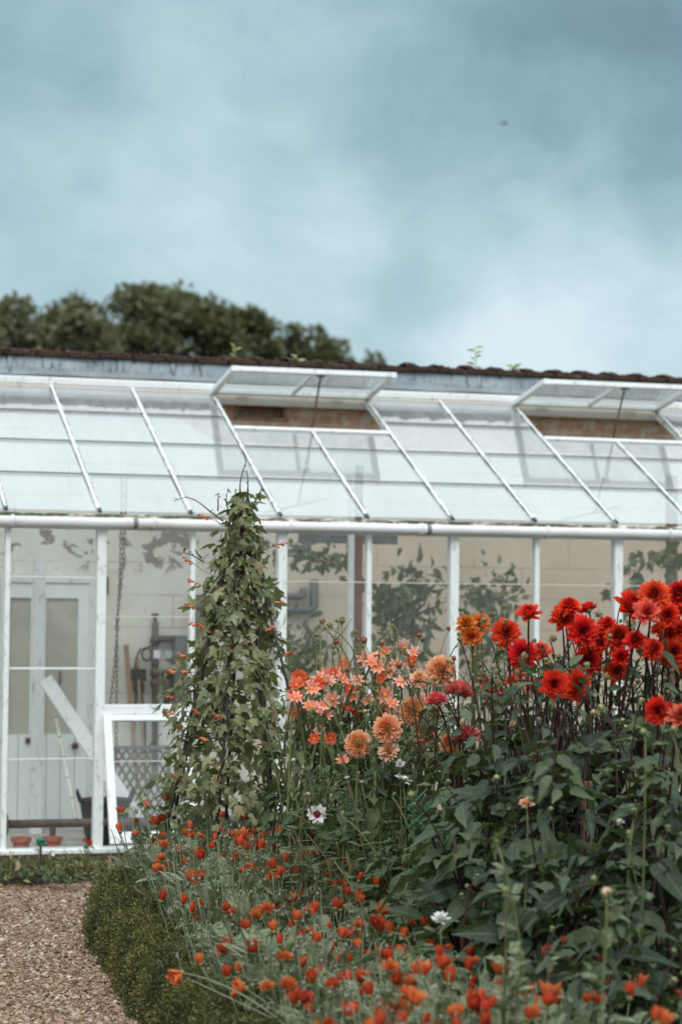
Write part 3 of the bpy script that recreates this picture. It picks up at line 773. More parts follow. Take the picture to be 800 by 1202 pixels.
# dark lattice panel
Yl = Y0+.95
g = G(); a = at_y(134, 878, Yl); b = at_y(197, 966, Yl); w_, h_ = b[0]-a[0], a[2]-b[2]
def clipbar(x0, z0, x1, z1):
    pts = []
    for t in np.linspace(0, 1, 201):
        x, z = x0+(x1-x0)*t, z0+(z1-z0)*t
        if 0 <= x <= w_ and 0 <= z <= h_: pts.append((x, z))
    if len(pts) > 2:
        (xa, za), (xb, zb) = pts[0], pts[-1]
        return (a[0]+xa, Yl, b[2]+za), (a[0]+xb, Yl, b[2]+zb)
st = .062
for k in range(-14, 22):
    for sgn, dy in ((1, 0.), (-1, .008)):
        r = clipbar(k*st, 0, k*st+sgn*h_*.62, h_)
        if r: g.bar(np.array(r[0])+(0, dy, 0), np.array(r[1])+(0, dy, 0), .018, .007, (0, -1, 0))
simple_thing('lattice_panel', 'dark grey diamond lattice panel behind the open casement', 'trellis', g, M_grey)
g2 = G()
for q, r in (((a[0], a[2]), (b[0], a[2])), ((a[0], b[2]), (b[0], b[2]))): g2.bar((q[0], Yl-.006, q[1]), (r[0], Yl-.006, r[1]), .02, .03)
for x in (a[0], b[0]): g2.bar((x, Yl-.006, b[2]), (x, Yl-.006, a[2]), .03, .02, (0, -1, 0))
lat = bpy.data.objects['lattice_panel']; obj('lattice_frame', sub(g2, lat), M_grey, lat)
g = G(); g.box((a[0]-.02, Yl+.1, .006), (b[0]+.1, Yl+.5, b[2]-.005)); simple_thing('storage_crate', 'dark crate supporting the lattice panel behind the casement', 'crate', g, M_rubber)
# grey pipes on the back wall to the right of the climber
g = G(); q = lambda px, py: Wp(px, py, YB-.06)
g.tube([q(322, 700), q(353, 700), q(355.5, 698), q(356, 690)], .03, .03, 10)
simple_thing('bent_pipe', 'shorter upper grey pipe with an upturned end on the tan wall', 'pipe', g, M_grey, True)
g = G(); g.tube([q(322, 716), q(365, 716), q(368, 713), q(368.5, 680)], .034, .034, 10)
simple_thing('bent_pipe', 'longer lower grey pipe bending up round the shorter one on the tan wall', 'pipe', g, M_grey, True)
g = G(); g.box(Wp(226, 765, YB-.16), Wp(241, 698, YB-.01)); g.box(Wp(228, 712, YB-.18), Wp(239, 706, YB-.16)); simple_thing('control_cabinet', 'grey metal cabinet on the wall behind the climbing plant', 'cabinet', g, M_grey)
g = G(); g.bar(at_y(332, 650, Y0+1.3), at_y(392, 628, Y0+1.3), .05, .03); simple_thing('overhead_batten', 'slanting grey batten slung under the roof right of the climber', 'batten', g, M_grey)
g = G(); g.bar(at_y(350, 632, Y0+1.5), at_y(466, 634, Y0+1.5), .02, .07); simple_thing('overhead_batten', 'level grey board under the roof crossing behind the red brown post', 'batten', g, M_grey)

# ------------------------------------------------------------------ leaf and petal templates
def strip(outline, fold=.25, droop=.25, wave=0., nx=2):
    """leaf along +Y, unit length: outline = [(y, halfwidth)], folded along the midrib and drooping to the tip"""
    V = []; UV = []
    for y, w in outline:
        z = -droop*y*y; 
        for s in (-1, 0, 1):
            V.append((s*w, y, z+abs(s)*w*fold+wave*math.sin(y*17)*abs(s)*w)); UV.append((y, .5+.5*s*w/.3))
    n = len(outline); F_ = []
    for i in range(n-1):
        for k in range(2): F_.append((i*3+k, i*3+k+1, (i+1)*3+k+1, (i+1)*3+k))
    return np.array(V), F_, np.array(UV)
def join(ts):
    V = []; F_ = []; U = []; o = 0; Mi = []
    for t in ts:
        V.append(t[0]); U.append(t[2]); F_ += [tuple(i+o for i in f) for f in t[1]]; o += len(t[0]); Mi += list(t[3]) if len(t) > 3 else [0]*len(t[1])
    return np.concatenate(V), F_, np.concatenate(U), Mi
def move(t, R, p): return (np.asarray(t[0])@np.asarray(R).T+np.asarray(p),)+tuple(t[1:])
def rz(a): c, s = math.cos(a), math.sin(a); return np.array([[c, -s, 0], [s, c, 0], [0, 0, 1]])
def rx(a): c, s = math.cos(a), math.sin(a); return np.array([[1, 0, 0], [0, c, -s], [0, s, c]])

ov = [(0, .006), (.04, .05), (.10, .14), (.14, .155), (.2, .225), (.24, .225), (.32, .265), (.36, .255), (.46, .262), (.5, .24), (.6, .225), (.64, .195), (.74, .16), (.78, .13), (.88, .075), (1., .003)]
nv = [(y, w*.82) for y, w in ov]
LEAF = [strip(nv, .25, .30, .16), strip(nv, .45, .75, .14), strip(ov, .10, .10, .24), strip(nv, .55, .15, .2)]
def compound(L):
    t = [move((L[0]*.62, L[1], L[2]), np.eye(3), (0, .42, -.02))]
    for s in (-1, 1): t.append(move((L[0]*.42, L[1], L[2]), rz(-s*1.0), (0, .36, 0)))
    g = G(); g.tube([(0, 0, 0), (0, .25, .03), (0, .5, -.02)], .010, .006, 3, cap=False)
    t.append((g.V[0], [tuple(f) for f in g.F[0][0]], np.full((len(g.V[0]), 2), .5)))
    return join(t)
COMP = [compound(l) for l in LEAF]
# pinnate grey-green leaf
def pinnate(lobes=6, w=.16):
    ts = []; o = [(0, .008), (.5, .014), (1, .004)]
    V, F_, U = strip(o, .1, .35); ts.append((V, F_, U))
    for k in range(lobes):
        y = .22+.68*k/lobes; L_ = (.34 if k < lobes-1 else .22)*(1-.35*abs(y-.5))*w/.16
        for s in (-1, 1):
            l = strip([(0, .01), (.35, .16), (.6, .13), (1, .01)], .1, .25)
            ts.append(move((l[0]*L_, l[1], l[2]), rz(-s*.85), (0, y, -.35*y*y)))
    return join(ts)
PIN = pinnate()
# lobed climber leaf
def lobed():
    pts = []
    lob = [(-2.4, .36), (-1.8, .34), (-1.2, .72), (-.72, .42), (-.36, .66), (0, 1.0), (.36, .66), (.72, .42), (1.2, .72), (1.8, .34), (2.4, .36)]
    V = [(0, .18, .0)]; U = [(.2, .5)]
    for a, r in lob:
        V.append((r*.62*math.sin(a), .18+r*.8*math.cos(a), -.22*r*r+.02)); U.append((.2+.8*r, .5+.3*math.sin(a)))
    V.append((0, -.02, 0)); U.append((0, .5))
    n = len(lob); F_ = [(0, i, i+1) for i in range(1, n)]+[(0, n, n+1), (0, n+1, 1)]
    return np.array(V)[:, [0, 1, 2]], [f[::-1] for f in F_], np.array(U)
LOB = lobed()
# small two-face leaf
TINY = (np.array([(0, 0, 0), (.32, .5, .10), (0, 1, -.05), (-.32, .5, .10)]), [(0, 1, 2), (0, 2, 3)], np.array([(0, .5), (.5, 1), (1, .5), (.5, 0)]))
SMALL = strip([(0, .02), (.25, .17), (.55, .2), (.82, .1), (1, .005)], .25, .3)
STRAP = strip([(0, .03), (.25, .034), (.5, .032), (.75, .024), (1, .002)], .5, .0)

def petal(w, cup, tip=.9, n=4):
    """petal along +Y, unit length, cupped along its length (curling up at the tip when cup>0)"""
    ys = np.linspace(0, 1, n+1); V = []; U = []
    prof = {0: .25, .25: .7, .5: 1., .75: .85, 1.: 1-tip}
    for y in ys:
        ww = np.interp(y, list(prof), list(prof.values()))*w
        for s in (-1, 0, 1): V.append((s*ww, y, cup*y*y+abs(s)*ww*.5)); U.append((y, .5))
    F_ = [(i*3+k, i*3+k+1, (i+1)*3+k+1, (i+1)*3+k) for i in range(n) for k in range(2)]
    return np.array(V), F_, np.array(U)

def double_bloom(n, R, reflex=1.75, w=.17, seed=0, cup=.12, jit=.1, th0=.06, tip=.9, core=.1):
    """many-petalled bloom facing +Z"""
    rg = np.random.default_rng(seed); g = G(); T = petal(w, cup, tip)
    for k in range(n):
        t = (k+.5)/n; ph = k*2.39996+rg.normal(0, jit); th = th0+(reflex-th0)*t**.75+rg.normal(0, jit*.8)
        L_ = R*(1-core)*(.5+.5*t**.7)*rg.uniform(.9, 1.1)
        d = np.array([math.sin(th)*math.cos(ph), math.sin(th)*math.sin(ph), math.cos(th)])
        up = np.array([-math.cos(th)*math.cos(ph), -math.cos(th)*math.sin(ph), math.sin(th)])
        Rm = frame1(d, up)*L_
        g.one((T[0], T[1], np.stack([T[2][:, 0], np.full(len(T[0]), t)], 1)), Rm, d*R*core+np.array([0, 0, -.06*R*t]))
    g.ball((0, 0, -.05*R), R*max(.2, core*.9), 1, 8, 5)
    g.lathe([(R*.08, -.30*R), (R*.26, -.2*R), (R*.3, -.05*R), (R*.1, 0)], (0, 0, 0), (0, 0, 1), 7, 1)
    return g
def star_bloom(n, R, w, droop, seed, disc=.22):
    rg = np.random.default_rng(seed); g = G()
    T = petal(w, .12, .8)
    for k in range(n):
        ph = 2*PI*k/n+rg.normal(0, .09); th = PI/2-.15+droop+rg.normal(0, .14)
        d = np.array([math.sin(th)*math.cos(ph), math.sin(th)*math.sin(ph), math.cos(th)]); up = np.array([-math.cos(th)*math.cos(ph), -math.cos(th)*math.sin(ph), math.sin(th)])
        g.one((T[0], T[1], np.stack([T[2][:, 0], np.full(len(T[0]), .9)], 1)), frame1(d, up)*R*rg.uniform(.85, 1.08), np.zeros(3))
    g.ball((0, 0, .03*R), R*disc, 1, 9, 6, (1, 1, .6))
    g.lathe([(R*.04, -.22*R), (R*.15, -.15*R), (R*.17, -.03*R), (R*.05, 0)], (0, 0, 0), (0, 0, 1), 6, 2)
    return g
def cup_bloom(R, openness, seed):
    """closed, tulip-like daisy: two whorls of upright petals"""
    rg = np.random.default_rng(seed); g = G()
    for wh, (n, sc) in enumerate(((11, 1.), (9, .9), (6, .74))):
        T = petal(.20, .26-.25*openness if wh == 0 else .18, .9)
        for k in range(n):
            ph = 2*PI*k/n+wh*.35+rg.normal(0, .16); th = (.24 if wh == 0 else .16 if wh == 1 else .08)+openness*(.9-.25*wh)+rg.normal(0, .13)
            d = np.array([math.sin(th)*math.cos(ph), math.sin(th)*math.sin(ph), math.cos(th)]); up = np.array([-math.cos(th)*math.cos(ph), -math.cos(th)*math.sin(ph), math.sin(th)])
            b = np.array([math.cos(ph), math.sin(ph), 0])*R*(.30-.08*wh)
            g.one((T[0], T[1], np.stack([T[2][:, 0], np.full(len(T[0]), .9-.1*wh)], 1)), frame1(d, up)*R*1.6*sc*rg.uniform(.8, 1.12), b)
    g.lathe([(R*.06, -.42*R), (R*.34, -.22*R), (R*.42, .12*R), (R*.3, .2*R)], (0, 0, 0), (0, 0, 1), 8, 1)
    return g

# plant materials
M_dleaf = leafmat('dahlia_leaf', [(0, (.020, .034, .020)), (.45, (.036, .057, .033)), (.8, (.058, .082, .046)), (1, (.10, .125, .06))], .5, .18, .22, True)
M_dleaf2 = leafmat('light_dahlia_leaf', [(0, (.035, .055, .028)), (.5, (.055, .085, .042)), (.85, (.08, .11, .055)), (1, (.12, .14, .06))], .55, .2, .18, True)
M_dstem = leafmat('maroon_stem', [(0, (.018, .009, .009)), (.6, (.035, .015, .013)), (1, (.055, .04, .02))], .5, 0., .3)
M_gstem = leafmat('green_stem', [(0, (.07, .10, .035)), (.6, (.12, .14, .055)), (1, (.09, .055, .03))], .55, 0., .3)
M_calyx = simple('calyx_green', (.16, .20, .07), (.10, .13, .05), 40, .6)
M_bud = simple('pale_bud', (.34, .30, .20), (.20, .2, .1), 40, .6)
M_creambud = simple('cream_bud', (.55, .44, .30), (.42, .22, .16), 70, .6)
M_redbud = simple('red_bud', (.36, .035, .04), (.20, .03, .03), 60, .5)
M_disc = simple('yellow_disc', (.70, .36, .06), (.45, .18, .03), 120, .8, .6, 200)
M_darkdisc = simple('dark_disc', (.03, .014, .012), (.10, .04, .015), 120, .8, .6, 200)
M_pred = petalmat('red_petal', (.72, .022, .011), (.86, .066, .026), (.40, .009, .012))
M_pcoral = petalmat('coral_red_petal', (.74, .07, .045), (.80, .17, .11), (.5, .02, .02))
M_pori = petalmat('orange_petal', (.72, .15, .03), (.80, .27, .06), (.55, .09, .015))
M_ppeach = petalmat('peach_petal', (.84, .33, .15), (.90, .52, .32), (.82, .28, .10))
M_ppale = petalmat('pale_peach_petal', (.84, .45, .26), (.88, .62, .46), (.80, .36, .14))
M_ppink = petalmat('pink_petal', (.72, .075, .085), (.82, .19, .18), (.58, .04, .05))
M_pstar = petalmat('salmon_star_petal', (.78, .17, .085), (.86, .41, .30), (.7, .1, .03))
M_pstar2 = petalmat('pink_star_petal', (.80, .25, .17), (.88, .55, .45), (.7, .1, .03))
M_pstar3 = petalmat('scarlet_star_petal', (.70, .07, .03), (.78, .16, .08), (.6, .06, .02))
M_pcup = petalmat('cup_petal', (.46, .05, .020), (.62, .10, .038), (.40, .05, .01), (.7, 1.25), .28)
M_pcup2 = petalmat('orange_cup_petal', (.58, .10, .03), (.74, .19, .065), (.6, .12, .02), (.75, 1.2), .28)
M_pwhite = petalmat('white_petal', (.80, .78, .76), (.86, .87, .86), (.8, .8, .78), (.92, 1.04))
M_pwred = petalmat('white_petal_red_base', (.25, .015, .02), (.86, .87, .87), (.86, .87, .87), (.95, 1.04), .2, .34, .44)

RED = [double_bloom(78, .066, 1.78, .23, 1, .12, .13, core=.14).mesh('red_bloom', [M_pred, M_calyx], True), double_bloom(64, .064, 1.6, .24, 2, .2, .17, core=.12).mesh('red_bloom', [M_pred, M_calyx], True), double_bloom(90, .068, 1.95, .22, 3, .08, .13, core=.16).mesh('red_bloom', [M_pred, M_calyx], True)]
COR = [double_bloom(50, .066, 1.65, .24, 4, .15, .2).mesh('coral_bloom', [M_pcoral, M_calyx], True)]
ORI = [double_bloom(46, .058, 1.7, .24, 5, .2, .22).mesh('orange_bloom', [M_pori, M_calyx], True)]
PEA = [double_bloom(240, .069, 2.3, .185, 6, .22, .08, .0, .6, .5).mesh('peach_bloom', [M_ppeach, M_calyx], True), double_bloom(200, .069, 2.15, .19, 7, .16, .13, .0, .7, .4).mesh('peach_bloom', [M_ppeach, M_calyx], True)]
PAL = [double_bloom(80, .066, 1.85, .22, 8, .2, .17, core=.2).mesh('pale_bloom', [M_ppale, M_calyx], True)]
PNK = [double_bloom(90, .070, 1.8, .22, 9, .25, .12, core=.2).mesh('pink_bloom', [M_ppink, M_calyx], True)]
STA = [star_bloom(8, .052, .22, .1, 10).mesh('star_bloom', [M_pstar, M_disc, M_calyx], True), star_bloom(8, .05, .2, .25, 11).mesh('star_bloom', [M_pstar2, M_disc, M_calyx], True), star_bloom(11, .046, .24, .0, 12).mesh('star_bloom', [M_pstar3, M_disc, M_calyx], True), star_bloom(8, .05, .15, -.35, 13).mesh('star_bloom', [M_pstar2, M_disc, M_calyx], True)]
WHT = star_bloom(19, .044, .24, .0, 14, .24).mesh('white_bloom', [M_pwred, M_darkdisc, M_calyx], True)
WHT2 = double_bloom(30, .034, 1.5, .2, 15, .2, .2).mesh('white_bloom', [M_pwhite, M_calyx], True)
def budmesh(r, mats, seed):
    g = G(); g.ball((0, 0, r*.6), r, 0, 9, 7, (1, 1, .95)); T = SMALL
    for k in range(6):
        a = k*PI/3; g.one((T[0], T[1], T[2]), frame1((math.cos(a)*.8, math.sin(a)*.8, -.5), (0, 0, 1))*r*1.3, np.array([math.cos(a)*r*.3, math.sin(a)*r*.3, 0]), 1)
        g.one((T[0], T[1], T[2]), frame1((math.cos(a+.5)*.45, math.sin(a+.5)*.45, 1.), (math.cos(a+.5), math.sin(a+.5), -.4))*np.array([r*2.2, r*1.75, r*1.75]), np.array([math.cos(a+.5)*r*.75, math.sin(a+.5)*r*.75, -r*.1]), 1)
    return g.mesh('bud', mats, True)
BUD = [budmesh(.0095, [M_bud, M_calyx], 1), budmesh(.0115, [M_redbud, M_calyx], 2), budmesh(.008, [M_calyx, M_calyx], 3), budmesh(.012, [M_creambud, M_calyx], 4)]
CUP = [cup_bloom(.0225, .10, 21).mesh('cup_bloom', [M_pcup, M_calyx], True), cup_bloom(.025, .20, 22).mesh('cup_bloom', [M_pcup, M_calyx], True), cup_bloom(.025, .14, 23).mesh('cup_bloom', [M_pcup2, M_calyx], True), cup_bloom(.027, .5, 24).mesh('cup_bloom', [M_pcup2, M_calyx], True), cup_bloom(.020, .02, 25).mesh('cup_bloom', [M_pcup, M_calyx], True), double_bloom(44, .033, 1.35, .16, 26, .25, .2, tip=.95, core=.2).mesh('cup_bloom', [M_pcup2, M_calyx], True), cup_bloom(.024, .35, 27).mesh('cup_bloom', [M_pcup, M_calyx], True)]

def place(name, me, parent, p, facing, spin=None, s=1.):
    o = link(name, me, parent)
    q = Vector(unit(facing)).to_track_quat('Z', 'Y').to_matrix().to_4x4() @ Matrix.Rotation(random.uniform(0, 6.28) if spin is None else spin, 4, 'Z')
    o.matrix_local = Matrix.Translation(Vector([float(v) for v in (np.asarray(p)-rel(parent))])) @ q @ Matrix.Scale(s, 4)
    return o
CAMV = -FW                                   # towards the viewer
def face(cam_w, up_w, jit=.35): return unit(CAMV*cam_w+np.array([0, 0, up_w])+RG.normal(0, jit, 3))

def leaf_cloud(g, base, n, h0, h1, rad, size, T, mi=0, droop=.35, shape=None, upright=0.):
    """leaves set on an upright bush round `base`"""
    z = h0+(h1-h0)*RG.beta(1.6, 1.25, n); a = RG.uniform(0, 2*PI, n)
    f = (z-h0)/(h1-h0+1e-9); rr = rad*np.sqrt(RG.uniform(.06, 1, n))*(np.interp(f, [0, .35, .75, 1], [.75, 1, .8, .45]) if shape is None else shape(f))
    out = np.stack([np.cos(a), np.sin(a), np.zeros(n)], 1)
    P = base+out*(rr*.62)[:, None]+np.stack([np.zeros(n), np.zeros(n), z], 1)
    D = out+RG.normal(0, .35, (n, 3)); D[:, 2] += upright-droop*RG.uniform(-.9, 1.2, n)
    U = np.stack([out[:, 0]*.45, out[:, 1]*.45, np.ones(n)], 1)+RG.normal(0, .35, (n, 3))
    sz = RG.uniform(size[0], size[1], n)
    ts = T if isinstance(T, list) else [T]; pick = RG.integers(0, len(ts), n)
    for k, t in enumerate(ts):
        m = pick == k
        if m.any(): g.many(t, frames(D[m], U[m])*sz[m][:, None, None], P[m], mi)

# ------------------------------------------------------------------ dahlias
def stem_mesh(p0, p1, r0, r1, sway=.06, mat=None, hook=0.):
    mid = (p0+p1)/2+np.array([RG.normal(0, sway), RG.normal(0, sway), .05]); mid[:2] = mid[:2]*.5+p1[:2]*.5
    return bez(p0, mid, p1, 8)
def dahlia(label, px, d, hleaf, blooms, stemmat, leafmat_, nleaf, rad, lsize, nbud, budk, hbud, bare=4, group='dahlias in the border', name='dahlia_plant', comp=True):
    base = gd(px, d, .03); o = thing(name, label, 'dahlia', group, base)
    g = G()
    leaf_cloud(g, base, nleaf, .08, hleaf, rad, lsize, (LEAF+COMP) if stemmat is M_gstem else LEAF)
    # a few small leaves up the flower stems
    leaf_cloud(g, base, int(nleaf*.6), hleaf*.85, hleaf+(.32 if stemmat is M_dstem else .14), rad*.95, (lsize[0]*.35, lsize[0]*.85), LEAF)
    # leafy shoots inside the bush
    obj('foliage', sub(g, o), leafmat_, o, True)
    gi = G()
    for k in range(7):
        a = random.uniform(0, 6.28); gi.tube(bez(base, base+np.array([math.cos(a)*.05, math.sin(a)*.05, hleaf*.5]), base+np.array([math.cos(a)*rad*.5, math.sin(a)*rad*.5, hleaf*random.uniform(.6, .95)]), 6), .011, .006, 5)
    obj('main_stem', sub(gi, o), stemmat, o, True)
    def stem(p, f, r=.0052):
        q = base+np.array([RG.normal(0, rad*.25), RG.normal(0, rad*.25), hleaf*.45]); st = G()
        end = p-unit(f)*.012
        pts = bez(q, np.array([end[0]*.6+q[0]*.4-f[0]*.05, end[1]*.6+q[1]*.4-f[1]*.05, end[2]-.05]), end, 9)
        st.tube(pts, r*1.25, r*.72, 5)
        # side shoot
        if random.random() < .6:
            i = random.randint(3, 6); a = pts[i]; e = a+np.array([RG.normal(0, .05), RG.normal(0, .05), random.uniform(.06, .13)]); st.tube(bez(a, (a+e)/2+np.array([.01, 0, -.01]), e, 5), r*.6, r*.4, 4)
        obj('stem', sub(st, o), stemmat, o, True)
    for (bx, by, me, cw, uw, sc) in blooms:
        dd = d+RG.normal(-.14, .12); p = at_d(bx, by, dd); f = face(cw, uw, .16)
        p = p-f*.0; place('flower', me, o, p, f, None, sc*RG.uniform(.95, 1.05)*(.86 if me in STA else 1.)); stem(p, f)
    for k in range(nbud*2 if blooms else nbud):
        a = random.uniform(0, 6.28); r = rad*random.uniform(.2, 1.05); p = base+np.array([math.cos(a)*r, math.sin(a)*r, random.uniform(*hbud)])
        f = unit(np.array([RG.normal(0, .5), RG.normal(0, .5), .8])); me = BUD[random.choice(budk)]
        place('bud', me, o, p, f, None, random.uniform(.8, 1.25)); stem(p, f, .0036)
    return o
rb = lambda: random.choice(RED)
# red dahlias by the place of their blooms
dahlia('red dahlia plant with a lone dark bud rising above its blooms', 612, 8.8, 1.24, [(593.5, 743, RED[0], 1, .25, 1.02), (613, 768, RED[2], 1, .35, .98), (620, 722, RED[1], .2, .5, .95), (600, 800, COR[0], .3, .8, .5)], M_dstem, M_dleaf, 100, .33, (.12, .22), 9, [0, 0, 1, 2], (1.3, 1.72))
dahlia('red dahlia plant with two low blooms side by side above grey green leaves', 652, 8.3, 1.20, [(676, 804.5, RED[2], 1, .15, 1.0), (649.5, 803, RED[1], .4, .3, .92)], M_dstem, M_dleaf, 105, .34, (.12, .22), 6, [0, 0, 1, 2], (1.2, 1.55))
dahlia('red dahlia plant with a dense cluster of overlapping blooms', 690, 9.0, 1.22, [(662, 726, RED[1], .8, .5, 1.1), (683, 741, RED[0], 1, .3, 1.12), (690, 775, RED[0], 1, .2, 1.0), (705, 752, RED[1], .8, .4, 1.05), (726, 748, RED[2], .8, .5, .98), (690, 716, RED[1], -.2, .5, .7), (721, 787, RED[1], .7, .1, .9), (668, 712, RED[2], .4, .6, .8), (712, 735, RED[2], .5, .5, .8)], M_dstem, M_dleaf, 95, .34, (.12, .22), 11, [0, 0, 1, 2], (1.35, 1.75))
dahlia('tall red dahlia plant whose large bloom has a salmon one beside it', 752, 8.7, 1.28, [(740, 713, RED[1], .8, .5, 1.3), (767, 699.5, RED[2], .8, .5, 1.1), (758, 719, COR[0], .9, .5, .95), (774, 740, RED[1], .3, .7, .7), (745, 752, RED[0], .5, .6, .8), (765, 762, RED[2], .6, .5, .75), (728, 772, RED[1], .5, .5, .7)], M_dstem, M_dleaf, 95, .35, (.12, .22), 9, [0, 0, 1, 3], (1.3, 1.7))
dahlia('red dahlia plant cut by the right edge with a high spiky bloom', 800, 8.9, 1.25, [(797, 698, RED[0], .7, .5, 1.1), (789.5, 766, RED[2], 1, .2, 1.0), (803, 782, RED[0], .8, .3, .95), (798, 740, RED[1], .5, .5, .8), (783, 722, RED[2], .6, .5, .8), (786, 745, RED[0], .8, .4, .85), (806, 715, RED[1], .8, .4, 1.)], M_dstem, M_dleaf, 100, .36, (.12, .22), 8, [0, 0, 1, 2], (1.3, 1.7))
dahlia('dahlia plant with a dark red bloom nodding under a cream bud at the right edge', 775, 7.9, 1.05, [(772, 834, RED[0], .9, .1, .85), (799, 842, COR[0], .3, .3, .9)], M_dstem, M_dleaf, 90, .33, (.13, .23), 5, [0, 3], (1.25, 1.5))
dahlia('dahlia plant with pink blooms half hidden behind the red ones', 640, 9.7, 1.22, [(635, 766, COR[0], .5, .5, .95), (574, 811, PNK[0], .2, .8, .75), (651, 790, PNK[0], .2, .6, .8), (566, 800, PNK[0], .3, .6, .7), (625, 806, PNK[0], .4, .6, .7), (608, 795, COR[0], .4, .6, .7), (587, 818, PNK[0], .4, .8, .6), (602, 822, COR[0], .3, .8, .6)], M_dstem, M_dleaf, 90, .36, (.11, .2), 9, [0, 1, 2], (1.2, 1.6))
dahlia('pink dahlia plant with two flat side on blooms by the peach ones', 545, 9.3, 1.1, [(538, 812, PNK[0], -.05, 1, .95), (512, 823, PNK[0], .1, 1, .75), (548, 865, PNK[0], .25, .8, .95)], M_dstem, M_dleaf, 100, .34, (.11, .2), 7, [0, 1, 2], (1.2, 1.5))
dahlia('orange dahlia plant with a tight trio of loose orange blooms high on its stem', 570, 9.6, 1.2, [(547, 733, ORI[0], .7, .5, .95), (563, 732, ORI[0], .8, .5, .9), (553, 746, ORI[0], 1, .1, .95)], M_gstem, M_dleaf2, 80, .32, (.10, .18), 9, [0, 1, 2], (1.3, 1.72))
dahlia('dahlia plant with two round peach balls low among green stems', 438, 9.6, 1.08, [(420.5, 873, PEA[0], 1, .35, .98), (454, 855, PEA[1], 1, .35, .98), (456, 882, PAL[0], .5, .6, .75), (388, 866, STA[2], .7, .3, .8)], M_gstem, M_dleaf2, 130, .35, (.08, .16), 9, [0, 3, 2], (1.0, 1.35))
dahlia('peach dahlia plant with its tallest ball in front of the thick white bar', 505, 9.8, 1.12, [(517, 787, PEA[1], .9, .45, 1.08), (499, 861, PEA[1], .8, .3, .95), (483.5, 834, PEA[0], .7, .4, .95), (492, 799, PAL[0], .4, .8, .85), (530, 889, PEA[0], .8, .4, .9), (527, 872, PEA[1], .6, .4, .7)], M_gstem, M_dleaf2, 130, .36, (.08, .16), 9, [0, 3, 1], (1.1, 1.5))
dahlia('single flowered dahlia plant with a round scarlet bloom next to the climber', 365, 10.6, 1.2, [(351.5, 796, STA[2], 1, .2, 1.25), (377, 796, STA[1], .9, .3, 1.), (366, 808, STA[0], .8, .5, 1.), (390, 821, STA[1], 1, .2, 1.05), (365, 829, STA[0], .6, .6, 1.), (345, 815, STA[2], .2, .7, .9), (375, 831, STA[0], 0.5, 0.5, 0.82), (375, 856, STA[1], 0.7, 0.5, 0.71), (369, 867, STA[2], 1.0, 0.4, 0.76), (348, 804, STA[2], 0.4, 0.5, 0.98), (402, 891, STA[0], 0.8, 0.5, 0.85), (350, 819, STA[0], 0.6, 0.3, 0.72), (391, 790, STA[2], 0.4, 0.3, 0.87), (346, 836, STA[0], 1.0, 0.1, 0.97), (382, 840, STA[3], 1.0, 0.5, 1.12), (346, 819, STA[0], 0.8, 0.6, 0.84), (373, 803, STA[2], 0.5, 0.2, 1.06), (369, 798, STA[1], 0.5, 0.6, 0.85), (382, 794, STA[0], 1.0, 0.1, 1.07), (402, 797, STA[0], 0.6, 0.7, 0.99), (385, 800, STA[3], 0.5, 0.7, 0.93), (346, 816, STA[0], 0.6, 0.3, 1.09), (380, 829, STA[3], 0.6, 0.3, 1.09)], M_gstem, M_dleaf2, 150, .38, (.08, .15), 11, [0, 2, 2, 1], (1.15, 1.65))
dahlia('single flowered dahlia plant with the highest pink stars against the dark shrub', 425, 10.9, 1.22, [(402.5, 785, STA[0], 1, .2, 1.25), (428, 773, STA[1], 1, .3, 1.15), (451, 765, STA[0], .9, .4, .9), (440, 769, STA[0], .2, .9, .9), (410, 809, STA[2], .5, .6, 1.), (407, 832, STA[2], .5, .6, 1.), (419, 840, STA[2], .8, .4, 1.1), (433, 823, STA[0], .6, .5, .9), (419, 798, STA[1], 0.7, 0.2, 0.89), (441, 846, STA[1], 0.9, 0.1, 1.08), (413, 818, STA[0], 0.7, 0.5, 1.02), (442, 783, STA[0], 1.0, 0.7, 0.92), (412, 814, STA[1], 0.5, 0.5, 1.08), (437, 777, STA[0], 0.5, 0.4, 0.93), (402, 795, STA[3], 0.7, 0.3, 0.91), (403, 780, STA[0], 0.8, 0.3, 0.97)], M_gstem, M_dleaf2, 150, .38, (.08, .15), 11, [0, 2, 1], (1.2, 1.68))
dahlia('single flowered dahlia plant with a pale spidery star at its tip', 468, 10.7, 1.2, [(454, 789, STA[0], 1, .2, 1.25), (474.5, 761, STA[3], -.3, .6, 1.2), (486, 769, STA[3], .5, .9, 1.25), (452, 816, STA[0], 1, .2, 1.15), (452, 833, STA[0], .6, -.1, 1.1), (470, 800, STA[1], .7, .4, 1.), (479, 780, STA[3], .4, .4, .9), (457, 841, STA[1], 0.4, 0.2, 0.89), (446, 795, STA[2], 0.7, 0.2, 0.72), (457, 835, STA[3], 0.7, 0.2, 0.91), (507, 793, STA[2], 0.8, 0.6, 0.96), (492, 824, STA[0], 0.5, 0.5, 1.03), (460, 826, STA[0], 0.8, 0.6, 0.88), (483, 776, STA[2], 0.7, 0.3, 0.88), (475, 831, STA[1], 0.8, 0.2, 1.14), (478, 830, STA[1], 0.9, 0.2, 1.06), (496, 817, STA[1], 0.5, 0.4, 0.85), (490, 792, STA[1], 1.0, 0.5, 0.86), (471, 842, STA[3], 0.8, 0.4, 0.90), (464, 780, STA[1], 0.9, 0.4, 0.86)], M_gstem, M_dleaf2, 150, .38, (.08, .15), 11, [0, 2, 1], (1.2, 1.65))
